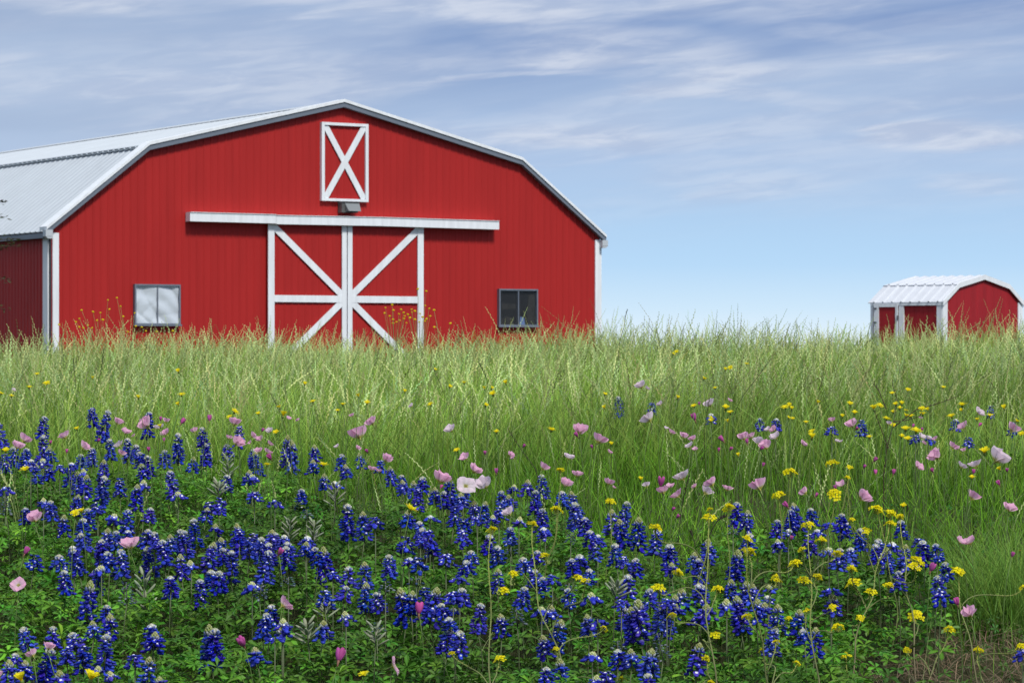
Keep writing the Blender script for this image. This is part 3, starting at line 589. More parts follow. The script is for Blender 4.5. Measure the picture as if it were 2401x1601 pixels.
# ------------------------------------------------------------------ plant parts
def jit(c, a=.15): k = 1 + rnd.uniform(-a, a); return np.array([max(0, v * k * (1 + rnd.uniform(-a, a) * .5)) for v in c])
def unit(v): v = np.asarray(v, float); return v / (np.linalg.norm(v) + 1e-9)
BLUES = [(.008, .014, .34), (.014, .026, .45), (.006, .009, .24), (.035, .02, .40), (.018, .05, .52)]
def spike_geo(Lg, kind, seed):
    """flower spike growing along +z from 0 to Lg; returns (florets MB, tip MB)"""
    r = random.Random(seed); f = MB(); tip = MB()
    cone = {'w': .0095, 'y': .017, 'b': .0, 's': .0, 'p': .0}[kind] * (0.75 + Lg * 3)
    top = max(Lg - cone, Lg * .35)
    f.tube([(0, 0, -.01), (0, 0, Lg)], [.0018, .0011], 4, (.12, .13, .10))
    z = 0.0; a0 = r.random() * 6
    while z < top:
        t = z / Lg; n = 5 if t < .8 else 4
        if t < .12 and r.random() < .5: n = 3
        for k in range(n):
            if r.random() < .13: continue
            a = a0 + 2 * math.pi * k / n + r.uniform(-.25, .25); d = np.array([math.cos(a), math.sin(a), 0])
            rr = (.0142 - .0080 * t) * r.uniform(.75, 1.25); sz = (1.06 - .42 * t) * r.uniform(.8, 1.14)
            drp = -.35 + .75 * t + r.uniform(-.2, .2)
            ax = unit(d + np.array([0, 0, drp])); side = unit(np.cross(ax, (0, 0, 1))); upv = np.cross(side, ax)
            c = d * rr + np.array([0, 0, z + r.uniform(-.003, .003)])
            b = jit(BLUES[r.choice((0, 0, 1, 1, 2, 2, 3, 4))], .2)
            if kind == 's':
                b = jit(((.02, .045, .10), (.06, .09, .13), (.16, .20, .22))[r.randrange(3)], .2); sz *= .62
            # swollen wings
            f.ell(c + ax * .003 * sz, side * .0047 * sz, upv * .0043 * sz, ax * .0068 * sz, 6, 4, b)
            # upright banner behind, cupped, with the pale patch
            if kind != 's':
                bc = c + upv * .0045 * sz - ax * .0005; bn = unit(ax * .75 + upv * .6); bu = np.cross(side, bn)
                V = []; CC = []
                for j, (u, w) in enumerate(((0, 0), (-.9, -.4), (-1, .35), (-.45, .95), (.45, .95), (1, .35), (.9, -.4))):
                    V.append(bc + side * u * .0056 * sz + bu * w * .0058 * sz - bn * .0016 * (abs(u) + .1) * sz); CC.append(b * 1.1)
                f.add(V, None, [(0, i, i % 6 + 1) for i in range(1, 7)], np.array(CC))
                if r.random() < (.5 if t > .2 else .25) or (t > .8 and r.random() < .6):
                    q = bc + bn * .0011; s_ = .0023 * sz * (1 + max(0, t - .55) * 1.6)
                    f.add([q - side * s_ - bu * s_ * .5, q + side * s_ - bu * s_ * .5, q + side * s_ * .8 + bu * s_ * 1.3, q - side * s_ * .8 + bu * s_ * 1.3], [(0, 1, 2, 3)], None, (.78, .80, .84))
        a0 += 2.4; z += .0088 * (1 - .25 * t)
    if kind in 'wy':
        zc = top; n = 0; a = 0
        while zc < Lg:
            t = (zc - top) / max(cone, .004)
            rr = (.0066 if kind == 'w' else .0072) * (1 - t) ** .75 * (.8 + 3 * Lg) + .0006
            a += 2.4
            d = np.array([math.cos(a), math.sin(a), 0]); ax = unit(d * (.55 if kind == 'w' else .35) + np.array([0, 0, 1])); side = unit(np.cross(ax, (0, 0, 1))); upv = np.cross(side, ax)
            if kind == 'w': c = [(.84, .85, .84), (.50, .56, .72), (.20, .26, .52), (.58, .60, .50)][r.randrange(4)] if t < .6 else [(.60, .62, .42), (.70, .70, .60)][r.randrange(2)]
            else: c = [(.40, .44, .52), (.22, .28, .52), (.50, .53, .54)][r.randrange(3)] if t < .3 else [(.46, .50, .20), (.56, .58, .32), (.40, .44, .17)][r.randrange(3)]
            tip.ell(d * rr + np.array([0, 0, zc]), side * .0026, upv * .0024, ax * (.0058 if t < .5 else .0046), 5, 3, jit(c, .12))
            zc += cone / 26
        tip.ell((0, 0, Lg), (.002, 0, 0), (0, .002, 0), (0, 0, .005), 5, 3, (.5, .52, .3))
    return f, tip
def pod_geo(Lg, seed):
    r = random.Random(seed); f = MB(); n = 13
    f.tube([(0, 0, -.02), (0, 0, Lg)], [.002, .001], 4, (.13, .15, .10))
    for i in range(n):
        t = i / n; a = i * 2.4; d = np.array([math.cos(a), math.sin(a), 0]); ax = unit(d * .8 + np.array([0, 0, .75 + .5 * t])); side = unit(np.cross(ax, (0, 0, 1))); upv = np.cross(side, ax)
        ln = (.019 - .006 * t) * r.uniform(.85, 1.15); c = d * .004 + np.array([0, 0, t * Lg]) + ax * ln
        f.ell(c, side * .0038, upv * .003, ax * ln, 6, 5, jit((.27, .31, .205), .12))
    return f
LENS = [.016, .028, .040, .052, .064, .078, .094]
SPK = {}
def spike_mesh(Lg, kind):
    i = min(range(len(LENS)), key=lambda j: abs(LENS[j] - Lg)); v = rnd.randrange(3); key = (i, kind, v)
    if key not in SPK:
        if kind == 'p':
            f = pod_geo(LENS[i], hash(key) % 9999 if False else i * 31 + v); SPK[key] = (f.arrays(), None, f.mesh('seed_pods', M_STEM, True), None, LENS[i])
        else:
            f, t = spike_geo(LENS[i], kind, i * 101 + 'wybsp'.index(kind) * 17 + v)
            SPK[key] = (f.arrays(), t.arrays() if t.n else None, f.mesh('florets', M_BLUE, True), t.mesh('bud_tip', M_PETAL, True) if t.n else None, LENS[i])
    return SPK[key]
def palm_leaf_geo(r, col, seed, n=5):
    q = random.Random(seed); m = MB()
    for k in range(n):
        a = 2 * math.pi * k / n + q.uniform(-.15, .15); d = np.array([math.cos(a), math.sin(a), 0]); s = np.array([-d[1], d[0], 0]); l = r * q.uniform(.85, 1.1); w = l * .2; upz = q.uniform(.05, .4)
        P = lambda t, u, z: d * l * t + s * w * u + np.array([0, 0, l * (upz * t - .25 * t * t + z)])
        V = [P(.02, 0, 0), P(.45, -.85, .06), P(.78, -.9, .05), P(1, 0, 0), P(.78, .9, .05), P(.45, .85, .06), P(.5, 0, -.03)]
        m.add(V, [(0, 6, 2, 1), (6, 3, 2, 2)] if False else None, [(0, 6, 1), (1, 6, 2), (2, 6, 3), (3, 6, 4), (4, 6, 5), (5, 6, 0)], jit(col, .15))
    return m
LEAFM = [palm_leaf_geo(.030, (.080, .19, .022), s).mesh('leaf', M_LEAF) for s in range(6)]
def stem_mesh(name, col, bend, r0=.0022, r1=.0016):
    m = MB(); t = np.linspace(0, 1, 7); P = np.stack([bend * (t - t * t) * 4, bend * .5 * np.sin(t * 3.1), t], 1)
    m.tube(P, np.linspace(r0, r1, 7), 5, np.array([np.array(col) * (.85 + .3 * k) for k in t])); return m.mesh(name, M_STEM, True)
STEMM = [stem_mesh('stem', (.10, .13, .06), b) for b in (-.012, -.005, .006, .014)]

# ------------------------------------------------------------------ bluebonnets
blues = []
for px, py, *f in parse(BLUE):
    oy = f[-1]; pb = oy + f[0]; blues.append([px, py, pb - py, f[1]])
blues = dedupe(blues, 4.5)
blues.sort(key=lambda t: -t[2])
n_big = 300
rest = MB()
for i, (px, py, ln, kind) in enumerate(blues):
    h = rnd.uniform(.30, .37) if py > 1010 else .42 if px < 1200 else .35
    x, y, zt_ = stand(px, py, h, 16)
    zg = float(ground(x, y)) - .01; Lr = 1.06 * ln * y / FPX
    (fv, tv, fm, tm, L0) = spike_mesh(Lr, kind)
    s = Lr / L0; wd = min(max(s, .9), 1.15) * 1.36; s3 = (wd, wd, s)
    tilt = (rnd.gauss(0, .11), rnd.gauss(0, .11), rnd.random() * 6.28)
    hb = max(zt_ - zg - Lr, .03)
    if i < n_big:
        lk = 'tall' if Lr > .068 else 'stubby' if Lr < .036 else 'medium'
        look = {'w': f'{lk} white-tipped bluebonnet', 'y': f'{lk} green-tipped bluebonnet', 'b': f'{lk} plain blue bluebonnet', 's': 'faded bluebonnet going to seed', 'p': 'bluebonnet with fuzzy grey-green pods'}[kind]
        root = thing('bluebonnet', (x, y, zg), look, 'bluebonnet', 'bluebonnets in the wildflower bank')
        NM.add(root, look, px, py)
        put('stem', STEMM[i % 4], root, (0, 0, 0), None, (1, 1, hb))
        put('seed_pods' if kind == 'p' else 'flower_spike', fm, root, (0, 0, hb), tilt, s3)
        if tm: put('bud_tip', tm, root, (0, 0, hb), tilt, s3)
        for k in range(3):
            a = rnd.random() * 6.28; rr = rnd.uniform(.015, .04)
            put('leaf', LEAFM[rnd.randrange(6)], root, (math.cos(a) * rr, math.sin(a) * rr, hb * rnd.uniform(.55, .9)), (rnd.gauss(0, .4), rnd.gauss(0, .4), a), rnd.uniform(.8, 1.2))
    else:
        from mathutils import Euler
        Rm = np.array(Euler(tilt).to_matrix())
        for arr in (fv, tv):
            if arr is None: continue
            V, Q, T, C = arr
            rest.add((V * np.array(s3)) @ Rm.T + np.array([x, y, zg + hb]), Q, T, C)
        rest.tube([(x, y, zg), (x, y, zg + hb)], .002, 4, (.10, .13, .06))
if rest.n:
    o = put('small_bluebonnets', rest.mesh('small_bluebonnets', M_BLUE, True)); o['kind'] = 'stuff'
    tag(o, 'smallest bluebonnet spikes scattered among the larger ones', 'bluebonnets')

# ------------------------------------------------------------------ pink primroses
def petal_mesh(cup, pale, seed):
    """one broad notched petal; flower axis +z, petal grows towards +x, cup = how far it opens (rad from axis)"""
    q = random.Random(seed); n, m = 7, 7; V = []; C = []
    for j in range(m):
        t = j / (m - 1)
        for i in range(n):
            u = i / (n - 1) * 2 - 1
            wid = .70 * math.sin(min(1, t * 1.12) * math.pi * .56) ** .8 + .05
            ang = cup * (.55 + .6 * t); notch = -.07 * math.exp(-(u * 4) ** 2) * t ** 4
            rad = (t + notch - .10 * u * u * t * t) * (1 + .03 * math.sin(5 * u + seed))
            x = rad * math.sin(ang); z = rad * math.cos(ang)
            crl = .16 * u * u * t; rip = .035 * math.sin(u * 7 + seed * 1.7 + 4 * t) * t
            V.append((x - crl * math.cos(ang) + rip * math.cos(ang), u * wid * (1 - .1 * q.random() * 0), z + crl * math.sin(ang) + rip * .6))
            vein = .86 if (i % 2 == 0 and 0 < i < n - 1) else 1.0
            edge = np.array([.90, .50, .71]) if not pale else np.array([.86, .70, .80]); mid = np.array([.90, .64, .76]) if not pale else np.array([.88, .80, .84])
            c = mid * (1 - t ** 1.4) + edge * t ** 1.4
            if t < .2: c = np.array([.60, .60, .14])
            elif t < .4: c = c * .4 + np.array([.78, .74, .72]) * .6
            C.append(c * vein)
    Q = [(j * n + i, j * n + i + 1, (j + 1) * n + i + 1, (j + 1) * n + i) for j in range(m - 1) for i in range(n - 1)]
    return mk_mesh('petal', V, Q, None, C, M_PETAL, True)
PET = {(c, p): [petal_mesh(cu, p, s) for s in range(3)] for c, cu in ((0, .42), (1, .62), (2, 1.10)) for p in (False, True)}
m = MB(); m.ell((0, 0, -.02), (.10, 0, 0), (0, .10, 0), (0, 0, .14), 6, 4, (.36, .38, .10)); m.tube([(0, 0, -.12), (.02, 0, -.6)], [.05, .035], 5, (.30, .36, .14)); CALYX = m.mesh('calyx', M_STEM, True)
m = MB()
for k in range(8):
    a = k * .785; m.tube([(0, 0, 0), (.09 * math.cos(a), .09 * math.sin(a), .25), (.16 * math.cos(a), .16 * math.sin(a), .38)], .018, 4, (.70, .66, .30))
STAM = m.mesh('stamens', M_PETAL)
def bud_mesh(seed):
    m = MB(); q = random.Random(seed)
    for k in range(4):
        a = k * 1.57 + q.random(); d = np.array([math.cos(a), math.sin(a), 0])
        m.ell(d * .16 + np.array([0, 0, .42]), d * .17, np.array([-d[1], d[0], 0]) * .24, np.array([d[0] * .12, d[1] * .12, .5]), 6, 5, jit((.60, .13, .42), .18))
    m.tube([(0, 0, -.5), (.02, 0, -.2), (0, 0, .1)], [.05, .09, .12], 5, (.42, .22, .16)); return m.mesh('closed_petals', M_PETAL, True)
BUDM = [bud_mesh(s) for s in range(4)]
GSTEM = [stem_mesh('stem', (.11, .18, .05), b, .0016, .0012) for b in (-.03, -.012, .015, .03)]
pinks = dedupe([[a, b, f[0], f[1]] for a, b, *f in parse(PINK)], 3)
SPECIAL = {(306, 1277): ((-.12, -.30, .85), .8, 'large pink primrose seen from behind above the dense left bluebonnets'), (661, 1414): ((.75, .25, .60), .9, 'large pink primrose leaning right with its green base showing'),
           (919, 1554): ((.86, -.1, .35), 1.15, 'large side-on pink primrose near the bottom edge, green base left'), (45, 1367): ((-.1, -.75, .6), 1.15, 'pink primrose with yellow centre facing out of dark leaves at left'),
           (1091, 1134): ((.15, -.8, .55), 1.15, 'largest pale primrose, open-faced, behind the central bluebonnets')}
for i, (px, py, wpx, kind) in enumerate(pinks):
    sp = next((v for k, v in SPECIAL.items() if abs(k[0] - px) + abs(k[1] - py) < 8), None)
    h = rnd.uniform(.34, .41) if py > 1100 else rnd.uniform(.40, .47)
    x, y, zz = stand(px, py, h, 20); zg = float(ground(x, y)) - .01
    wr = max(wpx * 1.08 * y / FPX, .014)
    if kind == 'c':
        root = thing('primrose_bud', (x, y, zg), '', 'primrose bud', 'closed primroses')
        ax = Vector((rnd.gauss(0, .5), rnd.gauss(0, .4), 1)).to_track_quat('Z', 'Y')
        put('stem', GSTEM[i % 4], root, None, None, (1, 1, max(zz - zg, .05)))
        put('closed_petals', BUDM[i % 4], root, (0, 0, zz - zg), ax, wr * 1.15)
        NM.add(root, 'closed magenta primrose', px, py); continue
    pale = kind == 'w'; big = wpx > 22
    root = thing('pink_primrose', (x, y, zg), '', 'primrose', 'pink evening primroses')
    if sp: axv = Vector(sp[0]); cup = 2 if sp[1] > 1 else 1; root['label'] = sp[2]; r_ = wr * .52
    else:
        axv = Vector((rnd.choice((-1, 1)) * rnd.uniform(.1, .75), rnd.uniform(-.45, .25), rnd.uniform(.6, 1))); cup = rnd.choice((0, 0, 0, 1, 1)); r_ = wr * (.92, .74, .58)[cup]
        NM.add(root, f"{'larger' if big else 'small'} {'whitish' if pale else 'pink'} primrose", px, py)
    q = axv.to_track_quat('Z', 'Y'); hc = zz - zg - r_ * .35
    put('stem', GSTEM[i % 4], root, None, None, (1, 1, max(hc - r_ * .3, .03)))
    put('calyx', CALYX, root, (0, 0, hc), q, r_ * .9)
    a0 = rnd.random() * 1.5
    for k in range(4):
        qq = q @ Quaternion((0, 0, 1), a0 + k * math.pi / 2 + rnd.uniform(-.12, .12)) @ Quaternion((0, 1, 0), rnd.uniform(-.16, .16))
        put('petal', PET[(cup, pale)][rnd.randrange(3)], root, (0, 0, hc), qq, r_ * rnd.uniform(.94, 1.06))
    if big: put('stamens', STAM, root, (0, 0, hc), q, r_)

# ------------------------------------------------------------------ yellow daisies of the grass
def daisy_mesh(openv, seed):
    q = random.Random(seed); m = MB()
    for ring, (n, o, ln) in enumerate(((12, openv, 1.0), (9, openv * .6, .82))):
        for k in range(n):
            a = 2 * math.pi * k / n + ring * .3 + q.uniform(-.1, .1); d = np.array([math.cos(a), math.sin(a), 0]); s = np.array([-d[1], d[0], 0]); l = ln * q.uniform(.88, 1.08); e = o + q.uniform(-.12, .12)
            P = lambda t, u: d * l * t * math.sin(e * (.7 + .45 * t)) + s * u * .17 * l + np.array([0, 0, l * t * math.cos(e * (.7 + .45 * t)) - .02 * ring])
            c = jit((.90, .80, .02), .08)
            m.add([P(.08, -.4), P(.08, .4), P(.6, 1), P(.6, -1), P(1, .75), P(1, -.75)], [(0, 1, 2, 3), (3, 2, 4, 5)], None, c)
    m.ell((0, 0, .12), (.2, 0, 0), (0, .2, 0), (0, 0, .14), 6, 3, (.72, .52, .02))
    return m.mesh('flower_head', M_PETAL)
DAISY = [daisy_mesh(o, s) for s, o in enumerate((.5, .7, .9, 1.05))]
m = MB(); m.ell((0, 0, -.08), (.24, 0, 0), (0, .24, 0), (0, 0, .28), 6, 4, (.16, .24, .05)); DCAL = m.mesh('calyx', M_STEM, True)
yels = dedupe([[a, b, f[0]] for a, b, *f in parse(YEL)], 4)
for i, (px, py, wpx) in enumerate(yels):
    h = rnd.uniform(.43, .50) if py > 960 else rnd.uniform(.53, .60)
    x, y, zz = stand(px, py, h, 22); zg = float(ground(x, y)) - .01; r_ = max(wpx * y / FPX, .02) * .76
    root = thing('yellow_daisy', (x, y, zg), '', 'yellow flower', 'yellow daisies in the grass')
    q = Vector((rnd.gauss(0, .25), rnd.gauss(-.3, .25), 1)).to_track_quat('Z', 'Y')
    put('stem', GSTEM[i % 4], root, None, None, (1, 1, max(zz - zg - r_ * .35, .05)))
    put('calyx', DCAL, root, (0, 0, zz - zg - r_ * .3), q, r_); put('flower_head', DAISY[rnd.randrange(4)], root, (0, 0, zz - zg - r_ * .3), q, r_)
    NM.add(root, 'large yellow daisy' if wpx > 17 else 'middling yellow daisy' if wpx > 11.2 else 'small yellow daisy', px, py)

# ------------------------------------------------------------------ mustard: branching stems with yellow flower clusters
def cluster_mesh(seed):
    q = random.Random(seed); m = MB()
    for k in range(15):
        a = q.random() * 6.28; rr = math.sqrt(q.random()) * .62; c = np.array([math.cos(a) * rr, math.sin(a) * rr, .22 - .95 * rr * rr + q.uniform(-.1, .1)])
        nrm = unit(np.array([c[0] * 1.0, c[1] * 1.0, .75]) + np.array([q.gauss(0, .25) for _ in range(3)])); s = unit(np.cross(nrm, (.3, .9, .1))); t = np.cross(nrm, s)
        m.tube([(c[0] * .3, c[1] * .3, -.55), c], .02, 3, (.30, .36, .08))
        for j in range(4):
            b = j * 1.571 + q.uniform(-.2, .2); d = s * math.cos(b) + t * math.sin(b); e = np.cross(nrm, d); l = .36 * q.uniform(.85, 1.15)
            col = jit((.92, .84, .015), .07)
            m.add([c, c + d * l * .6 - e * l * .38 + nrm * .06, c + d * l + nrm * .03 - e * .1 * l, c + d * l + nrm * .03 + e * .1 * l, c + d * l * .6 + e * l * .38 + nrm * .06], [(0, 1, 2, 3)], [(0, 3, 4)], col)
        m.ell(c + nrm * .05, s * .05, t * .05, nrm * .09, 4, 3, (.55, .50, .05))
    for k in range(5): m.ell((q.gauss(0, .12), q.gauss(0, .12), .28), (.05, 0, 0), (0, .05, 0), (0, 0, .09), 4, 3, (.50, .52, .08))
    return m.mesh('flower_cluster', M_PETAL)
CLUS = [cluster_mesh(s) for s in range(6)]
must = dedupe([[a, b, f[0]] for a, b, *f in parse(MUST)], 5)
BASES = [(1165, 1640, 7.35, 'mustard with two yellow heads low among central bluebonnets'), (1345, 1690, 7.5, 'tall mustard with long thin stems rising through the central bluebonnets'),
         (1660, 1690, 7.45, 'mustard fanning thin stems over the purple-blue bluebonnet clump'), (1850, 1690, 7.3, 'mustard with pinkish stems leaning left near the bottom edge'),
         (1900, 1690, 7.45, 'tallest mustard with brown woody stems at lower right'), (2020, 1650, 7.9, 'mustard with many heads at the right edge of the bluebonnets'),
         (2160, 1600, 8.3, 'mustard beside the bare straw patch at lower right'), (2330, 1620, 8.2, 'mustard at the right border over dry straw')]
def mustard_branch(root, P0, P1, hw, green=False, r0=.0021, lead=None):
    """one thin stem from P0 to P1 (local), with pods along its upper part and a flower cluster on its end"""
    t = np.linspace(0, 1, 14); P0 = np.array(P0, float); P1 = np.array(P1, float); dlt = P1 - P0; ln = np.linalg.norm(dlt)
    up0 = np.array(lead if lead is not None else (rnd.gauss(0, .25), rnd.gauss(0, .2), 1.0)); c1 = P0 + unit(up0) * ln * .5; c2 = P1 - unit((dlt[0] * .4 + rnd.gauss(0, .12) * ln, dlt[1] * .3, abs(dlt[2]) + .25 * ln)) * ln * .33
    T_ = t[:, None]; P = (1 - T_) ** 3 * P0 + 3 * (1 - T_) ** 2 * T_ * c1 + 3 * (1 - T_) * T_ ** 2 * c2 + T_ ** 3 * P1
    P[:, 0] += ln * .012 * np.sin(t * rnd.uniform(9, 16) + rnd.random() * 6) * (1 - t) * t * 4
    brown = np.array([.15, .11, .075]); gr = np.array([.36, .42, .09]); mid = np.array([.19, .23, .08])
    CC = np.array([(mid if green else brown) * max(0, 1 - 2 * q) + mid * (1 - abs(2 * q - 1)) + gr * max(0, 2 * q - 1) for q in t])
    m = MB(); m.tube(P, np.linspace(r0, .0014, 14), 5, CC)
    for q in np.linspace(.45, .96, int(10 + ln * 50)):
        p = np.array([np.interp(q, t, P[:, a]) for a in range(3)]); dd = unit((rnd.gauss(0, 1), rnd.gauss(0, 1), .6)); m.ell(p + dd * .003, unit(np.cross(dd, (0, 0, 1))) * .0012, np.array([0, 0, .0012]), dd * .0032, 4, 3, jit((.26, .32, .08), .15))
    br = put('branch', m.mesh('branch', M_STEM, True), root)
    put('flower_cluster', CLUS[rnd.randrange(6)], br, tuple(P1), (rnd.gauss(-.05, .2) + .25, rnd.gauss(0, .25), rnd.random() * 6), hw)
    return P
plants = {}; singles = []
for px, py, wpx in must:
    if py < 1200: singles.append((px, py, wpx)); continue
    best = min(range(len(BASES)), key=lambda j: abs(BASES[j][0] + (0, 0, -30, -10, 0, 20, 0, 0)[j] - px) + (140 if j == 0 and py < 1480 else 0))
    plants.setdefault(best, []).append((px, py, wpx))
for px, py, wpx in singles:                    # single stems standing farther back
    x, y, zz = stand(px, py, rnd.uniform(.46, .54), 14); zg = float(ground(x, y)) - .01
    root = thing('mustard_stalk', (x, y, zg), '', 'mustard stalk', 'single yellow mustard stalks')
    NM.add(root, 'single-stemmed yellow mustard' if wpx > 14 else 'thin single mustard with a tiny yellow head', px, py)
    mustard_branch(root, (rnd.gauss(0, .03), rnd.gauss(0, .03), 0), (0, 0, zz - zg), max(wpx, 12) * y / FPX * .92, True)
for j, heads in plants.items():
    bx, by, bd, lab = BASES[j]; k, v = photo_ray(bx, by); x0 = k * bd; zg = float(ground(x0, bd)) - .01
    root = thing('mustard_plant', (x0, bd, zg), lab, 'mustard plant', 'branching yellow mustard plants')
    mains = []
    for px, py, wpx in sorted(heads, key=lambda t: t[1]):
        k, v = photo_ray(px, py); d = bd + rnd.uniform(-.2, .3) + max(0, (1300 - py) / 400.)
        T1 = np.array([k * d - x0, d - bd, EYE + v * d - zg]); hw = max(wpx, 14) * d / FPX * .92
        best = None
        for P in mains:                        # fork off an existing stem where one runs below
            for q in range(3, 11):
                dv = T1 - P[q]
                if dv[2] > .04 and (best is None or np.linalg.norm(dv * (1, .4, .8)) < best[0]): best = (np.linalg.norm(dv * (1, .4, .8)), P[q], unit(P[q + 1] - P[q]))
        if best is not None and (best[0] < .30 or len(mains) >= 4): mustard_branch(root, best[1], T1, hw, True, .0019, best[2] + np.array([np.sign(T1[0] - best[1][0]) * .5, 0, .1]))
        else: mains.append(mustard_branch(root, (rnd.gauss(0, .02), rnd.gauss(0, .02), 0), T1, hw, False, .0030, (T1[0] * rnd.uniform(.2, .9), T1[1] * .4, T1[2])))

# ------------------------------------------------------------------ ragwort standing on the crest in front of the barn
rag = parse(RAG); rag = [[a, b] for a, b, *_ in rag]
RB = [(240, 21.5, 'yellow-headed ragwort just right of the white corner trim'), (300, 21.8, 'yellow-headed ragwort left under the silver-covered window'), (370, 21.2, 'few-headed ragwort directly under the silver-covered window'),
      (925, 21.6, 'bushy yellow ragwort before the right door\'s lower brace'), (985, 21.2, 'tall yellow ragwort before the doors\' right edge'), (1040, 21.9, 'short yellow ragwort right of the barn doors')]
hm = MB(); hm.ell((0, 0, 0), (1, 0, 0), (0, 1, 0), (0, 0, .6), 7, 4, (.82, .66, .02)); RH = hm.mesh('flower_head', M_PETAL, True)
grp = {}
for px, py in rag: grp.setdefault(min(range(6), key=lambda j: abs(RB[j][0] - px)), []).append((px, py))
for j, heads in grp.items():
    bx, bd, lab = RB[j]; k = (bx - 1200.5) / FPX; x0 = k * bd; zg = float(ground(x0, bd)) - .01
    root = thing('ragwort', (x0, bd, zg), lab, 'ragwort', 'yellow ragwort on the crest')
    for px, py in heads:
        k, v = photo_ray(px, py); d = bd + rnd.uniform(-.2, .2); tx, ty, tz = k * d - x0, d - bd, EYE + v * d - zg
        t = np.linspace(0, 1, 8); P = np.stack([tx * t ** 1.6, ty * t, tz * t ** .85], 1); m = MB(); m.tube(P, np.linspace(.002, .0013, 8), 4, (.27, .31, .11))
        s = put('stem', m.mesh('stem', M_STEM), root); put('flower_head', RH, s, (tx, ty, tz), (rnd.gauss(0, .3), rnd.gauss(0, .3), 0), rnd.uniform(.0085, .013))

# ------------------------------------------------------------------ dark dry stalks and one dead weed
ST = [([(1616, 1115), (1600, 1180), (1592, 1240), (1588, 1292)], 10.2, 'dark purple dry stalk between pink primroses and bluebonnets', .0028),
      ([(1703, 1211), (1685, 1218), (1672, 1235), (1660, 1266)], 10.0, 'bent dark purple seed head right of the dry stalk', .004),
      ([(1619, 1245), (1626, 1265), (1632, 1288)], 10.0, 'short dark purple stub beside the tall dry stalk', .003),
      ([(1664, 935), (1657, 975), (1650, 1022)], 12.4, 'blackish grass stalk over the grass right of the barn', .0026),
      ([(1123, 852), (1138, 880), (1146, 910), (1145, 945)], 15, 'dark hanging grass head under the dark barn window', .0042),
      ([(1010, 853), (1030, 895), (1050, 945), (1065, 990)], 14, 'long dark grass stem leaning under the barn doors', .0022),
      ([(172, 845), (175, 880), (178, 905)], 15, 'straight dark stalk under the barn left corner', .004),
      ([(243, 820), (238, 870), (228, 900), (218, 925)], 15, 'curved dark stalk between barn corner and silver-covered window', .004),
      ([(1471, 728), (1465, 745), (1466, 762), (1455, 790), (1448, 830)], 17, 'tall nodding weed stalk on the skyline by the barn', .0035),
      ([(1810, 840), (1780, 880), (1740, 930), (1715, 985)], 13.5, 'long slanting green-dark stalk left of the shed', .0026),
      ([(1190, 1005), (1215, 1045), (1245, 1085), (1262, 1108)], 11.2, 'slanting dark grass stalk above the central primrose', .002),
      ([(635, 925), (655, 965), (672, 1010)], 13, 'slanting dark grass stalk under the left barn door edge', .0024)]
for P, d, lab, r_ in ST:
    pts = []
    for px, py in P: k, v = photo_ray(px, py); pts.append((k * d, d, EYE + v * d))
    bx = pts[-1][0] + .02; zg = float(ground(bx, d)) - .01; pts.append((bx, d, zg))
    pts = np.array(pts)[::-1]; tt = np.linspace(0, 1, len(pts)); T2 = np.linspace(0, 1, 20); PP = np.stack([np.interp(T2, tt, pts[:, a]) for a in range(3)], 1)
    for _ in range(3): PP[1:-1] = (PP[:-2] + PP[1:-1] * 2 + PP[2:]) / 4
    b0 = PP[0].copy(); m = MB(); c = jit((.045, .03, .03) if d < 12 else (.06, .07, .025), .1)
    m.tube(PP - b0, np.linspace(.0016, r_ * .45, 20), 4, c)
    for q in np.linspace(.72, 1, 12):
        p = np.array([np.interp(q, T2, PP[:, a]) for a in range(3)]) - b0; dd = unit(np.array([rnd.gauss(0, .4), rnd.gauss(0, .4), 1])); m.ell(p + dd * .004, (r_ * .4, 0, 0), (0, r_ * .4, 0), dd * .008, 4, 3, c)
    o = put('dry_stalk', m.mesh('dry_stalk', M_STEM), None, tuple(b0)); tag(o, lab, 'grass stalk', 'dark stalks among the grass')
d = 11.6; k, v = photo_ray(2072, 1110); x0, zb0 = k * d, float(ground(k * d, d)) - .01
wd = thing('dead_weed', (x0, d, zb0), 'tall brown branching dead weed among yellow daisies under the shed', 'dead weed')
for bi, P in enumerate(([(2072, 1110), (2080, 1050), (2095, 990), (2103, 940), (2092, 895)], [(2095, 990), (2130, 985), (2160, 975)], [(2098, 1000), (2150, 960), (2190, 950), (2245, 930)], [(2083, 1052), (2060, 990), (2048, 960)], [(2078, 960), (2060, 915), (2048, 900)])):
    pts = []
    for px, py in P: k, v = photo_ray(px, py); pts.append((k * d - x0, 0, EYE + v * d - zb0))
    if bi == 0: pts = [(0, 0, 0)] + pts
    m = MB(); m.tube(pts, np.linspace(.0024, .0010, len(pts)), 4, (.075, .05, .035))
    for a, b in zip(pts[1:-1], pts[2:]):
        for q in np.linspace(0, 1, 5): p = np.array(a) * (1 - q) + np.array(b) * q; m.ell(p + (rnd.gauss(0, .004), 0, .004), (.0016, 0, 0), (0, .0016, 0), (.001, 0, .006), 4, 3, (.10, .09, .05))
    put('branch', m.mesh('branch', M_STEM), wd)
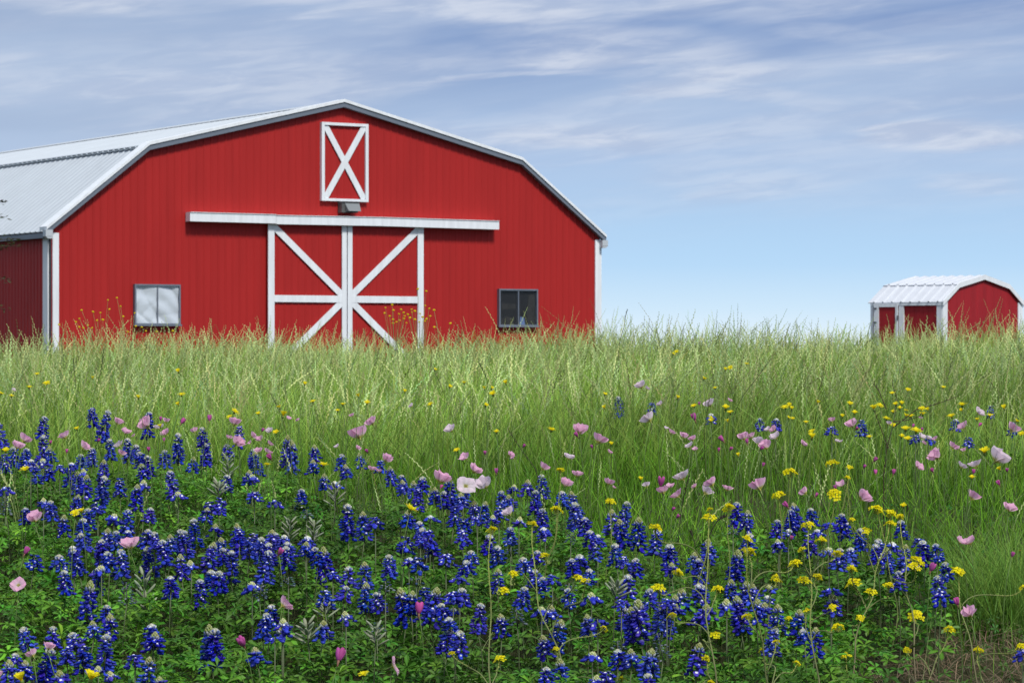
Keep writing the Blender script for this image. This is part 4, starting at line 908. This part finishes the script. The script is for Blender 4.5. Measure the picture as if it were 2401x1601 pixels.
for i, (px, py) in enumerate(((2309, 1380), (2338, 1382), (2393, 1291), (2319, 1226), (2388, 1327))):
    x, y, zz = stand(px, py, .06); zg = float(ground(x, y)); m = MB()
    root = thing('orange_flower', (x, y, zg), '', 'orange flower', 'tiny orange flowers at right'); NM.add(root, 'tiny orange flower', px, py)
    put('stem', GSTEM[0], root, None, None, (.3, .3, max(zz - zg, .02)))
    for k in range(5):
        a = k * 1.2566; c_, s_ = math.cos(a) * .006, math.sin(a) * .006; m.add([(0, 0, 0), (c_ - s_ * .5, s_ + c_ * .5, .002), (c_ * 1.3, s_ * 1.3, .003), (c_ + s_ * .5, s_ - c_ * .5, .002)], [(0, 3, 2, 1)], None, (.65, .11, .015))
    put('corolla', m.mesh('corolla', M_PETAL), root, (0, 0, zz - zg))
NM.finish()

# ------------------------------------------------------------------ grass, foliage and straw (nobody could count these)
def ribbons(P, h, w, az, lean, curve, face, cb, ct, seg=5, tipw=.12):
    """P (n,3) bases -> tapered blades; returns V,Q,C"""
    n = len(P); t = np.linspace(0, 1, seg + 1)[None, :]
    out = lean[:, None] * t + curve[:, None] * t ** 2.2
    zz = t * np.sqrt(np.maximum(.12, 1 - (.6 * np.clip(out, 0, 1.2)) ** 2))
    cx, cy = np.cos(az)[:, None], np.sin(az)[:, None]
    c = np.stack([P[:, 0:1] + h[:, None] * out * cx, P[:, 1:2] + h[:, None] * out * cy, P[:, 2:3] + h[:, None] * zz], -1)
    wd_ = w[:, None] * (1 - (1 - tipw) * t ** 1.6) * .5
    s = np.stack([np.cos(face)[:, None] * wd_, np.sin(face)[:, None] * wd_, np.zeros_like(wd_)], -1)
    V = np.stack([c - s, c + s], 2).reshape(-1, 3)
    b = (np.arange(n) * (seg + 1) * 2)[:, None] + np.arange(seg)[None, :] * 2
    Q = np.stack([b, b + 1, b + 3, b + 2], -1).reshape(-1, 4)
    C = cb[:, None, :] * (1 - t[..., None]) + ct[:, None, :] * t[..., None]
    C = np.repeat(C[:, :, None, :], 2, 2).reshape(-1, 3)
    return V, Q, C, c
class NP:
    def __init__(s): s.V, s.Q, s.C, s.n = [], [], [], 0
    def add(s, V, Q, C): s.V.append(V); s.Q.append(Q + s.n); s.C.append(C); s.n += len(V)
    def obj(s, name, mat, label, cat):
        o = put(name, mk_mesh(name, np.concatenate(s.V), np.concatenate(s.Q), None, np.concatenate(s.C), mat)); o['kind'] = 'stuff'
        return tag(o, label, cat)
def scatter(n, d0, d1, marg=1.6, p=1.0):
    d = d0 + (d1 - d0) * rng.random(n) ** p; x = (rng.random(n) * 2 - 1) * (.187 * d + marg)
    return x, d, ground(x, d)
_bx = [-900, 0, 300, 600, 750, 1000, 1200, 1400, 1500, 1600, 1700, 1850, 2000, 2150, 2230, 2270, 2300, 3200]
_by = [1080, 1075, 1075, 1120, 1145, 1185, 1200, 1240, 1300, 1335, 1280, 1240, 1260, 1310, 1370, 1450, 1800, 1900]
def patch(x, d, z):
    """signed photo-pixel depth inside the bluebonnet bank"""
    px, py = project(x, d, z + .20); return py - np.interp(px, _bx, _by) + 22 * np.sin(px * .021) + 12 * np.sin(px * .057 + 1)
def straw_zone(x, d, z):
    px, py = project(x, d, z + .03); return np.clip((py - 1500 + (px - 2100) * .30) / 90, 0, 1) * np.clip((px - 1950) / 150, 0, 1)
def colr(n, base, va=.25, warm=.12):
    k = 1 + va * rng.standard_normal(n)[:, None] * .8; c = np.array(base)[None, :] * np.clip(k, .4, 1.8); c[:, 0] *= 1 + warm * rng.standard_normal(n); return np.clip(c, 0.003, .9)
def clump(x, d, s): return .5 + .25 * np.sin(x * s + 1.3 * np.sin(d * s * .7)) + .25 * np.sin(d * s * 1.2 + 2 * np.sin(x * s * .8) + 1)

GR = NP()
# tall ryegrass of the meadow, pale and full of seed heads
def rye(n, d0, d1, hlo, hhi, heads, wmul=1.0, marg=1.6, p=1.0):
    x, d, z = scatter(n, d0, d1, marg, p)
    keep = rng.random(n) < .45 + .55 * clump(x, d, 1.6); x, d, z = x[keep], d[keep], z[keep]; n = len(x)
    P = np.stack([x, d, z - .01], 1); h = rng.uniform(hlo, hhi, n) * (.80 + .38 * clump(x, d, 1.7))
    az = rng.normal(.4, 1.3, n) + np.where(rng.random(n) < .35, np.pi, 0); lean = np.abs(rng.normal(.08, .14, n)); cv = np.abs(rng.normal(.14, .26, n))
    if not heads:
        cm = (.68 + .55 * clump(x + 3, d, .9))[:, None]
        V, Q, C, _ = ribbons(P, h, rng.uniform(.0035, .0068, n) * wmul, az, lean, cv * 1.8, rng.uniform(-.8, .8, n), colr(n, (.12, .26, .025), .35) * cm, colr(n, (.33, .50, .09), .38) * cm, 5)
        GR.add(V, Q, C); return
    cm = (.72 + .5 * clump(x + 3, d, .9))[:, None]; hc = colr(n, (.50, .60, .24), .25, .1) * cm; 
    drk = rng.random(n) < .12; hc[drk] *= np.array([.55, .5, .45])
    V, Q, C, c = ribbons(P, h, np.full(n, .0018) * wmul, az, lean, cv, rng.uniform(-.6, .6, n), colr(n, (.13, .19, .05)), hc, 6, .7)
    GR.add(V, Q, C)
    ns = 13; f = np.linspace(.62, 1.0, ns); idx = f * 6; i0 = np.minimum(idx.astype(int), 5); fr = idx - i0
    pc = c[:, i0] * (1 - fr)[None, :, None] + c[:, i0 + 1] * fr[None, :, None]; tn = c[:, i0 + 1] - c[:, i0]; tn /= np.linalg.norm(tn, axis=-1, keepdims=True) + 1e-9
    fc = rng.uniform(-.7, .7, n); sd_ = np.stack([np.cos(fc), np.sin(fc), np.zeros(n)], -1)[:, None, :] * np.where(np.arange(ns) % 2, 1, -1)[None, :, None]
    dirn = tn * .9 + sd_ * rng.uniform(.15, .42, (n, 1, 1)); dirn /= np.linalg.norm(dirn, axis=-1, keepdims=True)
    ln = (rng.uniform(.011, .018, (n, 1, 1)) * (1.15 - .5 * np.abs(f - .8) / .2)[None, :, None]) * wmul ** .5; nr = np.cross(dirn, np.array([.2, -1, .1])); nr /= np.linalg.norm(nr, axis=-1, keepdims=True) + 1e-9
    wv = nr * ln * .15 * wmul
    V = np.stack([pc, pc + dirn * ln * .5 + wv, pc + dirn * ln, pc + dirn * ln * .5 - wv], 2).reshape(-1, 3)
    k = np.arange(n * ns)[:, None] * 4; Q = k + np.arange(4)[None, :]
    C = np.repeat(hc[:, None, :] * rng.uniform(.8, 1.2, (n, ns, 1)), 4, 1).reshape(-1, 3)
    GR.add(V, Q, C)
rye(40000, 13.0, 26, .30, .53, False, 1.15); rye(9500, 14.2, 26, .38, .58, True, 1.5)
rye(1500, 17, 25, .52, .65, True, 1.2)
rye(9000, 26, 50, .34, .50, False, 2.2, 2.5); rye(5000, 26, 50, .40, .52, True, 1.8, 2.5)
# greener grass of the mid slope
n = 40000; x, d, z = scatter(n, 7.6, 14.6, 1.6); pt = patch(x, d, z); pz_ = straw_zone(x, d, z)
keep = (pt < rng.uniform(-10, 26, n)) & (rng.random(n) > pz_ * .80) & (rng.random(n) < .40 + .6 * clump(x, d, 3.1)); x, d, z = x[keep], d[keep], z[keep]; n = len(x)
sh = np.clip((d - 8.5) / 5, 0, 1); h = rng.uniform(.10, .25, n) * (.8 + .4 * sh) * (.75 + .5 * clump(x, d, 4))
az = rng.uniform(0, 6.28, n)
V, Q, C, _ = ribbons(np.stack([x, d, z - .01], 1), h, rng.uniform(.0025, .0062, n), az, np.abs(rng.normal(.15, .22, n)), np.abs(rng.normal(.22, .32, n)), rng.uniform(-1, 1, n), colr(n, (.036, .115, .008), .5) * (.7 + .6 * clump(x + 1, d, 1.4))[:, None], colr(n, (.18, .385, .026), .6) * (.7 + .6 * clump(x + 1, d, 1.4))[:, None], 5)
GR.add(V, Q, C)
# sparse thin seeded stems and long pale blades over it, also rising through the bluebonnets
rye(260, 10.5, 14, .26, .40, True)
n = 900; x, d, z = scatter(n, 6.4, 13.5, 1.0); V, Q, C, _ = ribbons(np.stack([x, d, z], 1), rng.uniform(.2, .36, n), rng.uniform(.0015, .0028, n), rng.uniform(0, 6.28, n), np.abs(rng.normal(.4, .35, n)), np.abs(rng.normal(.3, .35, n)), rng.uniform(-1, 1, n), colr(n, (.10, .16, .05)), colr(n, (.26, .30, .13)), 6)
GR.add(V, Q, C)
n = 900; cx_, cd_ = 1.68 + rng.normal(0, .10, n), 9.35 + rng.normal(0, .16, n); V, Q, C, _ = ribbons(np.stack([cx_, cd_, ground(cx_, cd_)], 1), rng.uniform(.22, .40, n), rng.uniform(.0022, .004, n), rng.random(n) * 6.28, np.abs(rng.normal(.25, .2, n)), np.abs(rng.normal(.35, .3, n)), rng.uniform(-1, 1, n), colr(n, (.06, .15, .015)), colr(n, (.24, .42, .07), .35), 6)
GR.add(V, Q, C)
GR.obj('meadow_grass', M_GRASS, 'tall green meadow grass with pale seed heads covering the slope', 'grass')

LF = NP()
def palmate(x, d, z, r, col, nl=5, droop=.35, wid=.21):
    n = len(x); a0 = rng.random(n) * 6.28
    # leaf frame: normal mostly up, tilted at random
    tl = np.abs(rng.normal(0, .48, n)); ta = rng.random(n) * 6.28
    nrm = np.stack([np.sin(tl) * np.cos(ta), np.sin(tl) * np.sin(ta) - .18, np.cos(tl)], 1); nrm /= np.linalg.norm(nrm, axis=1, keepdims=True)
    u = np.cross(nrm, np.array([.0, 1., .2])); u /= np.linalg.norm(u, axis=1, keepdims=True); v = np.cross(nrm, u)
    c = np.stack([x, d, z], 1); Vs = []; Cs = []
    for k in range(nl):
        a = a0 + 6.283 * k / nl + rng.normal(0, .12, n); e = u * np.cos(a)[:, None] + v * np.sin(a)[:, None]; s = np.cross(nrm, e); l = (r * rng.uniform(.75, 1.12, n))[:, None]
        lift = rng.uniform(.0, .55, n)[:, None]
        def P(t, w, q): return c + e * l * t + s * l * w + nrm * l * (lift * t - droop * t * t + q)
        Vs.append(np.stack([P(.03, 0, 0), P(.42, -wid * .72, .05), P(.80, -wid * .88, .04), P(1, 0, -.02), P(.80, wid * .88, .04), P(.42, wid * .72, .05), P(.55, 0, -.03)], 1))
        cc = col * rng.uniform(.8, 1.2, (n, 1)); cv = np.repeat(cc[:, None, :], 7, 1); cv[:, 6] *= 1.25; Cs.append(cv)
    V = np.stack(Vs, 1).reshape(-1, 3); C = np.stack(Cs, 1).reshape(-1, 3); k = np.arange(n * nl)[:, None] * 7
    Q = np.concatenate([k + np.array([[0, 6, 2, 1]]), k + np.array([[6, 3, 2, 2]])[:, :0] if False else k + np.array([[6, 4, 3, 2]]), k + np.array([[0, 5, 4, 6]])])
    LF.add(V, Q, C)
n = 30000; x, d, z = scatter(n, 6.0, 12.2, .9); pt = patch(x, d, z); keep = (pt > rng.uniform(-22, 22, n)) & (rng.random(n) > .95 * straw_zone(x, d, z)); x, d, z = x[keep], d[keep], z[keep]; n = len(x)
hm_ = .09 + .15 * clump(x, d, 4.2) + .06 * clump(x, d, 11); hh = hm_ * (1 - .8 * rng.random(n) ** 2.0)
lum = np.where(rng.random(n) < .25, 1.5, 1.0)[:, None] * (.55 + .75 * clump(x * 1.0, d, 3))[:, None]
palmate(x, d, z + hh, rng.uniform(.022, .043, n), colr(n, (.060, .165, .012), .32, .2) * lum)
# petioles
n2 = 5000; V, Q, C, _ = ribbons(np.stack([x, d, z], 1)[:n2], hh[:n2], np.full(n2, .0022), rng.random(n2) * 6.28, np.abs(rng.normal(.1, .15, n2)), np.zeros(n2), rng.uniform(-1, 1, n2), colr(n2, (.07, .11, .03)), colr(n2, (.09, .15, .03)), 2)
LF.add(V, Q, C)
# small herb leaves between the grass of the lower right and the mid slope
n = 9000; x, d, z = scatter(n, 7.4, 12.0, .9); pt = patch(x, d, z); keep = (pt < 10) & (rng.random(n) > .45 * straw_zone(x, d, z)); x, d, z = x[keep], d[keep], z[keep]; n = len(x)
palmate(x, d, z + .02 + .11 * rng.random(n), rng.uniform(.010, .022, n), colr(n, (.05, .11, .018), .3, .25), 5)
LF.obj('lupine_foliage', M_LEAF, 'dense carpet of five-fingered green lupine leaves around the bluebonnets', 'foliage')

STW = NP()
n = 20000; x, d, z = scatter(n, 7.4, 10.5, .6); sz_ = straw_zone(x, d, z); keep = (rng.random(n) < sz_ * .9 + .04 * (project(x, d, z)[0] > 1500)); x, d, z = x[keep], d[keep], z[keep]; n = len(x)
V, Q, C, _ = ribbons(np.stack([x, d, z + .004 + .03 * rng.random(n)], 1), rng.uniform(.05, .17, n), rng.uniform(.0012, .003, n), rng.random(n) * 6.28, rng.uniform(.7, 1.5, n), rng.normal(0, .25, n), rng.random(n) * 6.28, colr(n, (.15, .105, .075), .5), colr(n, (.30, .22, .14), .5), 4, .5)
V[:, 2] = np.maximum(np.minimum(V[:, 2], ground(V[:, 0], V[:, 1]) + .06), ground(V[:, 0], V[:, 1]) + .003)
STW.add(V, Q, C); STW.obj('dry_straw', M_STRAW, 'flattened dry grass straw on bare soil at the lower right', 'straw')

# ------------------------------------------------------------------ cedar whose branch tips reach in at the left
tx, ty = -10.9, 46.2; tz = float(ground(tx, ty)) - .05
tr = thing('cedar_tree', (tx, ty, tz), 'dark cedar tree reaching in at the left edge beside the barn', 'tree')
m = MB(); t = np.linspace(0, 1, 8); m.tube(np.stack([.08 * np.sin(t * 4), .05 * np.cos(t * 3), t * 7.6], 1), np.linspace(.2, .03, 8), 8, (.10, .07, .05))
brs = []
for i in range(80):
    z0 = rnd.uniform(.5, 7.2); a = rnd.random() * 6.28; ln = 2.15 * (1 - (z0 / 8.4) ** 2) * rnd.uniform(.75, 1.05)
    ex = math.cos(a) * ln
    e = np.array([min(ex, 2.25), math.sin(a) * ln, z0 + rnd.uniform(-.2, .4)]); s_ = np.array([0, 0, z0]); mid = (s_ + e) / 2 + np.array([0, 0, .12]); brs.append((s_, mid, e)); m.tube([s_, mid, e], [.03, .018, .004], 4, (.09, .065, .045))
n_full = len(brs)
for z0, e in ((3.1, (2.46, -.1, 3.02)), (2.9, (2.44, 0, 2.78)), (2.2, (2.72, -.05, 2.42)), (2.1, (2.66, -.12, 2.30)), (1.4, (2.45, 0, 1.25)), (1.9, (2.5, .1, 1.75))):
    s_ = np.array([0, 0, z0]); e = np.array(e); brs.append((s_, (s_ + e) / 2 + np.array([0, 0, .05]), e)); m.tube([s_, (s_ + e) / 2 + np.array([0, 0, .05]), e], [.02, .012, .004], 4, (.09, .065, .045))
put('trunk', m.mesh('trunk', M_STEM, True), tr)
Vs = []; Qs = []; Cs = []; k = 0
for bi, (s_, mid, e) in enumerate(brs):
    for q in range(420 if bi < n_full else 130):
        t = rnd.random() ** .6; p = (1 - t) ** 2 * s_ + 2 * t * (1 - t) * mid + t * t * e + np.array([rnd.gauss(0, .09), rnd.gauss(0, .09), rnd.gauss(0, .07)]) * (1.15 - .8 * t)
        dd = unit(unit(e - s_) + np.array([rnd.gauss(0, .6), rnd.gauss(0, .6), rnd.gauss(0, .4)])); sd2 = unit(np.cross(dd, (rnd.gauss(0, 1), rnd.gauss(0, 1), 1))); l = rnd.uniform(.04, .10)
        Vs += [p, p + dd * l * .5 + sd2 * l * .13, p + dd * l, p + dd * l * .5 - sd2 * l * .13]; Qs.append((k, k + 1, k + 2, k + 3)); k += 4; c = jit((.035, .055, .016), .3); Cs += [c] * 4
put('crown', mk_mesh('crown', Vs, Qs, None, Cs, M_LEAF), tr)
